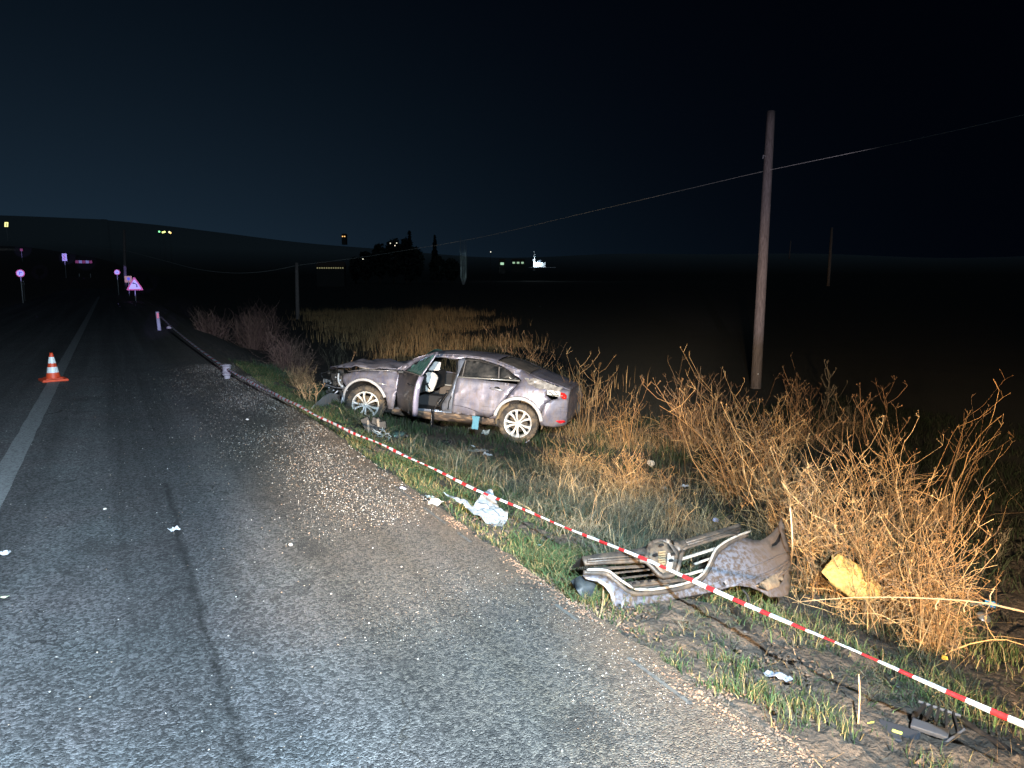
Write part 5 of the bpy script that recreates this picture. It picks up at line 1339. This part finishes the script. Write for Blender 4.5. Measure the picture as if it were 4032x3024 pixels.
bush(3040, 1900, 1560, 300, 90, 'upright dry weed at the foot of the tall pole', seed=7, tangle=80, thick=.004)
bush(3150, 1740, 1470, 260, 70, 'branching weed with curled tips right of the tall pole', seed=8, cols=BROWN, thick=.004)
bush(3250, 1660, 1412, 120, 12, 'single dark candelabra weed standing above the others', seed=9, cols=DULL, thick=.009, fork=9, heads=True)
bush(3330, 1700, 1540, 240, 60, 'grey brown weed between the candelabra weed and the sapling', seed=10, cols=DULL, thick=.004)
bush(3430, 1760, 1500, 140, 12, 'lone forked weed right of the grey brown weed', seed=11, cols=BROWN, thick=.006, fork=7)
bush(3160, 2130, 1700, 380, 120, 'dense tangle of dry weed behind the torn bumper', seed=12, leanx=-.25, tangle=260, thick=.004)
bush(3480, 2160, 1640, 420, 105, 'wide fan of dry weed spreading left behind the yellow foam', seed=13, leanx=-.3, tangle=160, thick=.0042)
bush(3700, 2080, 1570, 260, 40, 'tall open weed with long curved stems at the right', seed=14, leanx=.32, thick=.0042)
bush(3260, 2340, 1850, 330, 120, 'upright dry stalks between the bumper and the yellow foam', seed=15, tangle=200, leanx=-.15, thick=.0035)
bush(3480, 2440, 1950, 340, 170, 'thick stand of dry stalks right behind the yellow foam', seed=16, tangle=260, leanx=-.2, thick=.0034)
bush(3680, 2560, 2000, 240, 170, 'nearest thick stand of dry stalks at the right edge', seed=17, tangle=240, leanx=-.10, thick=.0030)
bush(2650, 2090, 1850, 260, 22, 'thin open weed above the torn bumper', seed=18, thick=.0028, fork=6, leanx=.15)
bush(2830, 2110, 1870, 220, 20, 'small green stemmed weed right of the thin open weed', seed=19, cols=[(.30, .27, .10), (.36, .26, .12)], thick=.0028, fork=6)
bush(2420, 2080, 1900, 420, 60, 'grey matted weed in the middle of the slope', seed=20, cols=DULL, thick=.002, tangle=420, heads=False)
bush(2180, 1990, 1830, 330, 70, 'dull grey stalks below the matted golden weeds', seed=41, cols=DULL, thick=.0022, tangle=260, heads=False, name='dry_weed')
bush(2560, 2060, 1890, 320, 70, 'grey brown stalks left of the thin open weed', seed=42, cols=DULL, thick=.0022, tangle=240, heads=False, name='dry_weed')
bush(2290, 2120, 2000, 260, 46, 'short grey stalks beside the tape above the bumper left end', seed=43, cols=DULL, thick=.002, tangle=150, heads=False, name='dry_weed')
bush(2760, 2120, 1980, 240, 40, 'short brown stalks just above the bumper badge mount', seed=44, cols=DULL + BROWN, thick=.0022, tangle=140, heads=False, name='dry_weed')
bush(2060, 1470, 1365, 210, 100, 'curly brown bramble rising behind the car boot', seed=21, cols=BROWN, thick=.004, tangle=420, at=(8.6, 12.6, tz(8.6, 12.6)), H=1.35) if False else None
bb = at_d(2065, 1468, 15.5); bush(0, 0, 0, .62, 90, 'curly brown bramble rising behind the car boot', seed=21, cols=BROWN, thick=.004, tangle=420, at=T(bb.x, bb.y), H=(bb.z - tz(bb.x, bb.y)) + .58)
# roadside bushes to the left of the car
bush(1150, 1480, 1315, 200, 190, 'dense brown bush beyond the tape knot', seed=22, cols=ROSE, thick=.004, tangle=260, heads=False)
bush(1185, 1535, 1430, 100, 80, 'low brown bush close left of the car front', seed=23, cols=BROWN, thick=.0035, tangle=160, heads=False)
bush(1000, 1375, 1235, 170, 160, 'dim bush mass in the middle distance behind the brown bush', seed=24, cols=ROSE, thick=.006, tangle=200, heads=False)
bush(1030, 1345, 1200, 170, 150, 'taller dim shrub right of the dim bush mass', seed=25, cols=ROSE, thick=.006, tangle=160, heads=False)
bush(840, 1320, 1225, 150, 110, 'farthest dim bush beside the marker post', seed=26, cols=ROSE, thick=.008, tangle=120, heads=False)
bush(1330, 1480, 1330, 140, 26, 'sparse grey twigs standing behind the car front', seed=27, cols=DULL, thick=.004, fork=6)
bush(1390, 1610, 1420, 70, 3, 'single thin weed in front of the front wheel', seed=28, cols=BROWN, thick=.004, fork=4)
bush(1220, 1590, 1500, 130, 14, 'small bent dry weed left of the bumper corner', seed=29, cols=BROWN, thick=.005, fork=5)
bush(3890, 2200, 2040, 200, 14, 'dark broken weed in the hollow at the far right', seed=30, cols=DULL, thick=.004, fork=5)


def undergrowth():
    xs, ys = [], []
    for x, y, w, h in FOOT:
        k = int(900 * w); xs.append(x + RNG.normal(0, w * .75, k)); ys.append(y + RNG.normal(0, w * .55, k))
    X, Y = np.concatenate(xs), np.concatenate(ys); k = (X > 2.9) & ((X - 3.75) ** 2 + (Y - 2.6) ** 2 > .05)
    st = [(.46, .30, .14), (.38, .24, .11), (.30, .19, .10), (.22, .16, .10), (.14, .12, .075), (.50, .36, .19)]
    grass('dry_undergrowth', X[k], Y[k], .14, .50, .0009, .0022, st, lean=(.1, 1.3), label='fine straw and dead leaves matted at the foot of the dry weeds')
undergrowth()


def long_branch():
    a, da = G(3420, 2380); mb = MB(); q = [at_d(3120, 2372, 3.9), at_d(3380, 2352, 3.7), at_d(3700, 2358, 3.45), at_d(3900, 2378, 3.3), at_d(4060, 2415, 3.2), at_d(4180, 2450, 3.1)]
    q = crv([tuple(p) for p in q], .1); n = len(q); mb.cur = (.34, .23, .13); mb.tube(q, [.002 + .004 * i / n for i in range(n)], 6)
    for k in range(12):
        i = int(n * (.62 + .03 * k)) if n * (.62 + .03 * k) < n else n - 1; p = Vector(q[min(i, n - 1)]); s = 1 if k % 2 else -1
        mb.tube([p, p + Vector((.01 * s, .01, .035 * s)), p + Vector((.02 * s, 0, .06 * s + .01))], .003, 5)
    o = mb.build('dry_branch', STEM, None, attr=True, smooth=True); tag(o, 'long thorny dry branch reaching out over the ditch at the right', 'branch')
long_branch()


def twig(name, pts_, r, label, cols=(.36, .25, .15)):
    mb = MB(); mb.cur = cols; q = crv([tuple(p) for p in pts_], .04); mb.tube(q, [r] + [r] * (len(q) - 2) + [r * .4], 5); o = mb.build(name, STEM, None, attr=True, smooth=True); tag(o, label, 'twig')
g = lambda x, y, z=.01: G(x, y)[0] + Vector((0, 0, z))
twig('twig', [g(2375, 2330, .06), g(2372, 2400, .03), g(2355, 2450), g(2330, 2480)], .005, 'thin twig standing by the left end of the torn bumper')
twig('twig', [g(2450, 2450), g(2400, 2500), g(2350, 2520)], .004, 'bent twig lying on the gravel below the torn bumper')
twig('twig', [g(1060, 1605, .02), g(1085, 1620, .03), g(1085, 1626)], .006, 'pale stick under the tape left of the front wheel', (.6, .58, .55))
twig('dry_stalk', [g(3378, 2860), at_d(3385, 2740, 2.95), at_d(3381, 2655, 2.93)], .004, 'short broken stalk sticking out of the mud near the tape', (.42, .26, .15))
twig('dry_stalk', [g(2700, 1900), at_d(2690, 1700, 6.0)], .004, 'straight thin stalk above the middle of the slope')
twig('dry_stalk', [g(3105, 2280), at_d(3120, 2150, 4.6), at_d(3110, 1990, 4.62)], .006, 'thick pale stalk standing at the bumper right tip', (.55, .38, .22))

# ------------------------------------------------------------------ gravel and clods
def pebbles(name, X, Y, R, C, label, zoff=.0, flat=.6, road=True):
    n = len(X); base = np.array([(1, 0, 0), (-1, 0, 0), (0, 1, 0), (0, -1, 0), (0, 0, 1), (0, 0, -1)], float)
    tri = np.array([(0, 2, 4), (2, 1, 4), (1, 3, 4), (3, 0, 4), (2, 0, 5), (1, 2, 5), (3, 1, 5), (0, 3, 5)])
    sc = RNG.uniform(.6, 1.3, (n, 1, 3)) * R[:, None, None]; sc[..., 2] *= flat
    a = RNG.uniform(0, 6.28, n); ca, sa = np.cos(a)[:, None], np.sin(a)[:, None]
    B = base[None] * sc + RNG.normal(0, .12, (n, 6, 3)) * R[:, None, None]
    Bx = B[..., 0] * ca - B[..., 1] * sa; By = B[..., 0] * sa + B[..., 1] * ca
    Z = np.where(X < 1.97, .004, terr(X, Y)) + R * .25
    V = np.stack([Bx + X[:, None], By + Y[:, None], B[..., 2] + Z[:, None]], -1).reshape(-1, 3)
    Tt = (tri[None] + (np.arange(n) * 6)[:, None, None]).reshape(-1, 3)
    o = np_mesh(name, V, Tt, np.repeat(C, 6, 0), mat('stone', (.4, .4, .4), .85, attr=True), smooth=R.mean() < .006); tag(o, label, 'gravel', kind='stuff')


def gravel():
    n = 30000; u = RNG.uniform(0, 1, n); X = 2.02 - np.abs(RNG.normal(0, .55, n)); Y = 2.0 + 13 * RNG.uniform(0, 1, n) ** 1.2
    keep = np.array([noise.noise((x * 1.8, y * 1.1, 2)) + (-.16 + .42 * float(sstep(2.4, 6.0, y))) > RNG.uniform(-.25, .65) for x, y in zip(X, Y)]); X, Y = X[keep], Y[keep]
    R = RNG.uniform(.0018, .0056, len(X)) * (.62 + .38 * sstep(3, 5.5, Y)) * (1 + .6 * (RNG.uniform(0, 1, len(X)) > .96))
    pal = np.array([(.52, .42, .32), (.60, .56, .50), (.50, .33, .22), (.66, .64, .60), (.36, .28, .22), (.44, .40, .36)]); C = pal[RNG.integers(0, 6, len(X))] * RNG.uniform(.35, .9, (len(X), 1))
    pebbles('gravel', X, Y, R, C, 'pale and rusty gravel scattered along the road edge')
    n = 900; X = RNG.uniform(-1.6, 1.7, n); Y = 1.6 + 12 * RNG.uniform(0, 1, n); R = RNG.uniform(.002, .006, n)
    pebbles('road_grit', X, Y, R, pal[RNG.integers(0, 6, n)] * .85, 'stray grit on the asphalt')
    X, Y = scatter(42000, (1.98, 4.6), (.7, 9.5), thr=-.05, clump=1.5); R = RNG.uniform(.004, .012, len(X)) * (1 + .9 * (RNG.uniform(0, 1, len(X)) > .97))
    pal2 = np.array([(.055, .042, .032), (.09, .062, .043), (.035, .030, .026), (.14, .09, .06)]); pebbles('clods', X, Y, R, pal2[RNG.integers(0, 4, len(X))], 'crumbly clods of brown earth on the verge', flat=.8)
    # reddish dry soil spilled on the pavement edge
    n = 3600; cx = RNG.choice([2.02, 2.05, 2.10], n); Y = RNG.choice([2.95, 3.25, 3.5, 2.05, 1.75, 4.4], n) + RNG.normal(0, .13, n); X = cx + RNG.normal(0, .05, n) - .03; R = RNG.uniform(.003, .010, n)
    pebbles('spilled_soil', X, Y, R, np.array([(.17, .105, .07), (.21, .13, .085), (.13, .085, .06)])[RNG.integers(0, 3, n)], 'reddish dry soil spilled on the edge of the asphalt')
    for i, (px, py, r, lab) in enumerate(((1145, 2165, .014, 'pale pebble alone on the asphalt'), (415, 2022, .013, 'cream stone on the dark lane near the seam'), (665, 1297, .09, 'pale stone lying beside the marker post'), (975, 1663, .02, 'white stone on the gravel left of the tape'))):
        p, _ = G(px, py); p.z = max(p.z, .004) + r * .3
        me = MB(); bmv = []
        me.lathe([(0, -r * .5), (r * .8, -r * .35), (r, 0), (r * .7, r * .45), (0, r * .6)], 9); me.v = [tuple(Vector(v) * (1 + .25 * noise.noise(Vector(v) * 60 / max(r * 60, 1) + Vector((i, 0, 0))))) for v in me.v]
        o = me.build('stone', mat('pale_stone', (.55, .5, .44), .8, color2=(.4, .35, .3), noise_scale=40), smooth=True); o.location = p; tag(o, lab, 'stone')
gravel()

# ------------------------------------------------------------------ litter and broken pieces
PAPER = mat('white_paper', (.45, .45, .47), .8); FOIL = mat('crumpled_foil_sheet', (.085, .115, .145), .4, metal=.15, color2=(.19, .21, .235), noise_scale=9)
PLAS = mat('milky_plastic', (.28, .34, .36), .4, color2=(.14, .18, .19), noise_scale=18)


def at_ground(px, py, dz=.0, rz=0, tilt=(0, 0)):
    p, d = G(px, py); p.z = max(p.z, .006 if p.x < 1.97 else -99) + dz
    return Matrix.Translation(p) @ Matrix.Rotation(rz - YAW, 4, 'Z') @ Matrix.Rotation(tilt[0], 4, 'X') @ Matrix.Rotation(tilt[1], 4, 'Y')


def scrap(name, px, py, w, h, m, label, seed, cat='litter', amp=.02, rz=0, tilt=(0, 0), dz=.01, s=None, outline=None, scale=14, lift=0):
    r = random.Random(seed); ol = outline or crv([(math.cos(a) * w / 2 * r.uniform(.65, 1.1), math.sin(a) * h / 2 * r.uniform(.65, 1.1)) for a in [i * 6.283 / 9 for i in range(9)]], .05, True)
    o = crumple(name, ol, m, seed, amp=amp, s=s or max(.008, min(w, h) / 9), scale=scale, M=at_ground(px, py, dz, rz, tilt), lift=lift); tag(o, label, cat); return o

scrap('tissue', 690, 2115, .085, .055, PAPER, 'crumpled white tissue lying on the road seam', 1, amp=.022, scale=26)
scrap('tissue', 22, 2212, .075, .05, PAPER, 'crumpled white tissue at the left edge of the road', 2, amp=.02, scale=26)
scrap('paper_scrap', 25, 2385, .05, .03, mat('yellow_scrap', (.6, .6, .4), .8), 'small yellowish scrap below the left tissue', 3, amp=.008)
# big torn reflective sheet
sheet = [(-.30, .13), (-.22, .10), (-.16, .09), (-.09, .05), (-.02, .17), (.015, .20), (.05, .155), (.11, .05), (.17, .02), (.165, -.06), (.13, -.17), (.09, -.13), (.03, -.09), (-.04, -.03), (-.10, .0), (-.17, .06), (-.24, .08)]
o = crumple('foil_sheet', [(x * 1.0, y * 1.15) for x, y in sheet], FOIL, 5, amp=.030, s=.022, scale=8, M=at_ground(1905, 2050, .05, R_(-4), (R_(30), R_(6)))); tag(o, 'large crumpled silvery plastic sheet on the grass verge', 'plastic sheet')
scrap('paper_piece', 1712, 1998, .13, .085, mat('peach_paper', (.45, .41, .35), .8), 'torn off-white piece lying left of the silvery sheet', 6, amp=.016, rz=.1, tilt=(R_(35), 0), dz=.03)
scrap('plastic_scrap', 1690, 1965, .14, .05, PLAS, 'milky plastic scrap just above the off-white piece', 7, amp=.014, rz=-.6)
scrap('wrapper', 1588, 1945, .09, .035, mat('violet_wrapper', (.4, .36, .62), .6, color2=(.7, .75, .75), noise_scale=10), 'small violet and white wrapper at the gravel edge', 8, amp=.012, rz=-.7)
scrap('paper_scrap', 2118, 2155, .05, .025, PLAS, 'tiny pale scrap in the grass below the silvery sheet', 9, amp=.008)
scrap('white_cloth', 1918, 1803, .17, .13, PAPER, 'white crumpled rag in the ditch in front of the car', 10, amp=.04, dz=.03)
scrap('grey_cloth', 1880, 1782, .42, .17, mat('grey_cloth', (.16, .17, .165), .9), 'flat dirty grey cloth behind the white rag', 11, amp=.02, dz=.02, rz=.1)
scrap('white_scrap', 1864, 1770, .09, .05, PAPER, 'small white scrap on the dirty grey cloth', 12, amp=.02, dz=.04)
scrap('plastic_bag', 1862, 1695, .20, .13, PLAS, 'torn pale plastic under the car sill, left piece', 13, amp=.03, dz=.03)
scrap('plastic_bag', 1912, 1712, .20, .17, PLAS, 'torn pale plastic under the car sill, piece next to the rear wheel', 14, amp=.03, dz=.03, tilt=(R_(25), 0))
scrap('white_bag', 2072, 1742, .15, .17, mat('lilac_white', (.62, .64, .78), .6), 'crumpled lilac white bag squeezed against the rear wheel', 15, amp=.05, dz=.05, tilt=(R_(50), 0))
scrap('paper_scrap', 3060, 2685, .15, .065, mat('blue_grey_foil', (.12, .14, .19), .4, color2=(.22, .25, .31), noise_scale=20), 'blue grey crumpled foil between bumper and tape end', 16, amp=.018, rz=-.45, dz=.02)
scrap('rag', 2475, 1912, .09, .07, PAPER, 'white scrap under the spreading orange bush', 17, amp=.025, dz=.03)
scrap('rag', 2500, 1945, .11, .08, mat('grey_cloth'), 'grey scrap just below the white scrap', 18, amp=.025, dz=.03)
scrap('plastic_scrap', 2610, 1935, .14, .05, PLAS, 'pale plastic caught among thin weeds on the slope', 19, amp=.03, dz=.03)
scrap('plastic_scrap', 2695, 1928, .12, .07, PAPER, 'whitish plastic at the right of the slope litter', 20, amp=.03, dz=.03)
scrap('blue_scrap', 2815, 2065, .09, .07, mat('violet_white', (.5, .5, .75), .6), 'bluish white scrap above the upper rail of the bumper', 21, amp=.02, dz=.04, tilt=(R_(40), 0))
scrap('white_scrap', 2562, 1850, .12, .11, mat('peach_paper'), 'pale rag hanging in the orange bush', 22, amp=.04, dz=.10, tilt=(R_(60), 0))
scrap('blue_wrapper', 3895, 2402, .11, .08, mat('bright_blue', (.03, .28, .65), .4), 'bright blue wrapper in the hollow at the right edge', 23, amp=.02, dz=.04, tilt=(R_(30), 0))
scrap('plastic_scrap', 3845, 2395, .14, .07, PLAS, 'greyish plastic left of the blue wrapper', 24, amp=.02, dz=.02)
scrap('orange_peel', 3718, 2612, .055, .06, mat('orange_yellow', (.75, .42, .04), .6), 'small orange yellow scrap at the foot of the nearest stalks', 25, amp=.015, dz=.02, tilt=(R_(40), 0))
scrap('yellow_leaf', 3415, 2855, .05, .03, mat('yellow_leaf', (.6, .55, .1), .6), 'yellow leaf on the mud near the bottom edge', 26, amp=.008)


def small_things():
    # blue mask hanging on the sill
    p = at_d(1872, 1660, 12.15); def_m = mat('blue_mask', (.07, .22, .30), .7)
    o = crumple('face_mask', [(-.055, .10), (.075, .08), (.055, -.02), (.045, -.13), (-.06, -.12), (-.05, 0)], def_m, 31, amp=.012, s=.02, scale=10); o.matrix_local = Matrix.Translation(p) @ Matrix.Rotation(-YAW, 4, 'Z') @ Matrix.Rotation(R_(82), 4, 'X'); tag(o, 'light blue face mask hanging on the car sill', 'face mask')
    # broken door mirror with green glass
    p, _ = G(1545, 1718); r = empty('door_mirror', p + Vector((0, 0, .02)), (R_(12), 0, -YAW + .1)); tag(r, 'broken door mirror with an oval greenish glass in the mud', 'car mirror')
    mb = MB(); mb.lathe([(0, .03), (.13, .028), (.16, .015), (.155, -.01), (0, -.02)], 26); mb.v = [(x * 1.15, y * .55, z) for x, y, z in mb.v]; mb.build('glass', mat('mirror_glass', (.12, .20, .19), .12, metal=.5), r, smooth=True)
    mb = MB(); mb.lathe([(.158, .02), (.175, .012), (.17, -.02), (.12, -.05)], 26); mb.v = [(x * 1.15, y * .6, z) for x, y, z in mb.v]; mb.box((.19, -.05, .0), (.06, .05, .05)); mb.build('housing', M_BLACK, r, smooth=True)
    # black torn housing with white wires
    p, _ = G(1480, 1715); r = empty('broken_housing', p, (0, 0, -YAW)); tag(r, 'black torn plastic housing with white wiring left of the mirror', 'car part')
    rn = random.Random(9); mb = MB()
    for k in range(7): mb.box((rn.uniform(-.13, .11), rn.uniform(-.03, .06), rn.uniform(.06, .2)), (rn.uniform(.05, .12), .05, rn.uniform(.08, .22)), Matrix.Rotation(rn.uniform(-.5, .5), 3, 'Y'))
    mb.build('shell', mat('pit_black', (.008, .008, .009), .6), r, bevel=.008)
    mb = MB()
    for k in range(12):
        q = Vector((rn.uniform(.0, .14), -.08, rn.uniform(.0, .07))); l = [q]
        for j in range(4): q = q + Vector((rn.uniform(-.04, .05), rn.uniform(-.03, .02), rn.uniform(-.03, .035))); l.append(q)
        mb.tube(crv([tuple(x) for x in l], .02), .005, 4)
    o = mb.build('wiring', mat('white_wire', (.25, .28, .3), .5), r); o['kind'] = 'stuff'
    mb = MB(); mb.tube([(-.07, -.07, .0), (-.075, -.07, .2)], .012, 5); mb.tube([(.045, -.05, .12), (.04, -.05, .21)], .014, 5); mb.build('clip', mat('beige_clip', (.2, .17, .14), .6), r)
    mb = MB(); q = [tuple(G(x, y)[0] + Vector((0, 0, .03)) - p) for x, y in ((1440, 1690), (1390, 1683), (1330, 1680), (1260, 1665))]; M = Matrix.Rotation(YAW, 3, 'Z'); mb.tube(crv([tuple(M @ Vector(v)) for v in q], .1), .014, 5); mb.build('loom', M_BLACK, r, smooth=True)
    # black tray
    o = MB(); o.box((0, 0, .02), (.26, .14, .04), taper=.85); o.box((.02, 0, .05), (.16, .08, .025), taper=.8); q = o.build('black_cover', mat('glossy_black', (.015, .017, .02), .25), bevel=.012); q.matrix_local = at_ground(1748, 1752, .02, R_(-12), (R_(20), 0)); tag(q, 'small glossy black plastic cover on bare earth before the car', 'car part')
    q = MB(); q.box((0, 0, .02), (.11, .05, .03)); q = q.build('black_cover', mat('glossy_black'), bevel=.008); q.matrix_local = at_ground(2355, 1918, .06, R_(8)); tag(q, 'short black plastic piece among dull weeds on the slope', 'car part')
    # yellow foam block
    p, d = G(3345, 2360); s = d / F_
    r = at_d(3352, 2285, d - .42)
    ol = [(x * 1.15, y * 1.2) for x, y in ((-.068, .136), (.0, .10), (.048, .068), (.11, .02), (.155, -.03), (.14, -.075), (.107, -.107), (.05, -.10), (-.01, -.097), (-.06, -.06), (-.107, -.03), (-.155, .03), (-.13, .06), (-.11, .087))]
    def fn(a, b): return Vector((a, b, .012 * noise.noise((a * 20, b * 20, 0)) - .25 * a * a))
    o = panel('foam_block', ol, fn, mat('yellow_foam', (.46, .32, .095), .85, color2=(.27, .17, .05), noise_scale=35, contrast=(.4, .62), bump=.6, bump_scale=70), None, s=.03, thick=.07)
    o.matrix_local = Matrix.Translation(r) @ Matrix.Rotation(-YAW - R_(12), 4, 'Z') @ Matrix.Rotation(R_(58), 4, 'X'); tag(o, 'yellow foam slab lying at the foot of the dry stalks', 'foam block')
    # round metal cap
    p, _ = G(3875, 2445); mb = MB(); mb.lathe([(0, .02), (.022, .018), (.036, .004), (.045, .0), (.048, -.012), (.03, -.02)], 20); o = mb.build('metal_cap', mat('dull_metal', (.35, .37, .38), .3, metal=.6), smooth=True); o.location = p + Vector((0, 0, .03)); o.rotation_euler = (R_(30), 0, 0); tag(o, 'round dull metal cap in the hollow below the blue wrapper', 'cap')
    # broken car part bottom right
    p, _ = G(3650, 2930); r = empty('broken_grille', p + Vector((0, 0, .02)), (R_(10), 0, -YAW - .65)); tag(r, 'black broken grille piece with a yellow label at the bottom right', 'car part')
    mb = MB(); mb.box((-.10, -.03, .0), (.15, .09, .03)); mb.build('lid', mat('glossy_grey', (.022, .025, .032), .6), r, bevel=.006)
    mb = MB(); mb.box((-.10, -.035, .018), (.035, .013, .002)); mb.build('label_patch', mat('lime_label', (.6, .68, .12), .5), r)
    mb = MB(); mb.box((.0, .05, .01), (.13, .05, .02)); mb.build('frame', mat('slate_plastic', (.035, .04, .05), .6), r, bevel=.004)
    for k in range(5):
        mb = MB(); mb.box((-.05 + k * .032, .125, .015), (.008, .10, .03), Matrix.Rotation(.15 * (k - 2), 3, 'Z')); mb.build('rib', mat('pit_black', (.008, .008, .009), .6), r)
    mb = MB(); mb.tube([(-.06, .18, .02), (.09, .17, .02)], .007, 5); mb.tube([(.03, -.06, .01), (.11, .10, .02)], .006, 5); mb.build('bar', mat('slate_plastic'), r)
    # black cables in the near corner
    for lst, rr, lab in (([(3785, 2850), (3860, 2905), (3950, 2960), (4080, 3050)], .016, 'thick black cable running out at the bottom right corner'), ([(3440, 2560), (3470, 2600), (3472, 2650), (3500, 2700), (3545, 2725)], .006, 'thin black wire looping under the tape')):
        mb = MB(); q = crv([tuple(G(x, y)[0] + Vector((0, 0, .02))) for x, y in lst], .03); mb.tube(q, rr, 6); o = mb.build('black_cable', M_BLACK, smooth=True); tag(o, lab, 'cable')
    # black liner strip half buried under the bumper
    q = crv([tuple(G(x, y)[0] + Vector((0, 0, .015))) for x, y in ((2780, 2350), (2880, 2400), (2935, 2470), (2930, 2500))], .03); mb = MB(); mb.tube(q, .025, 6, flat=.4); o = mb.build('plastic_liner', M_BLACK, smooth=True); tag(o, 'black plastic liner half buried below the bumper', 'car part')
small_things()
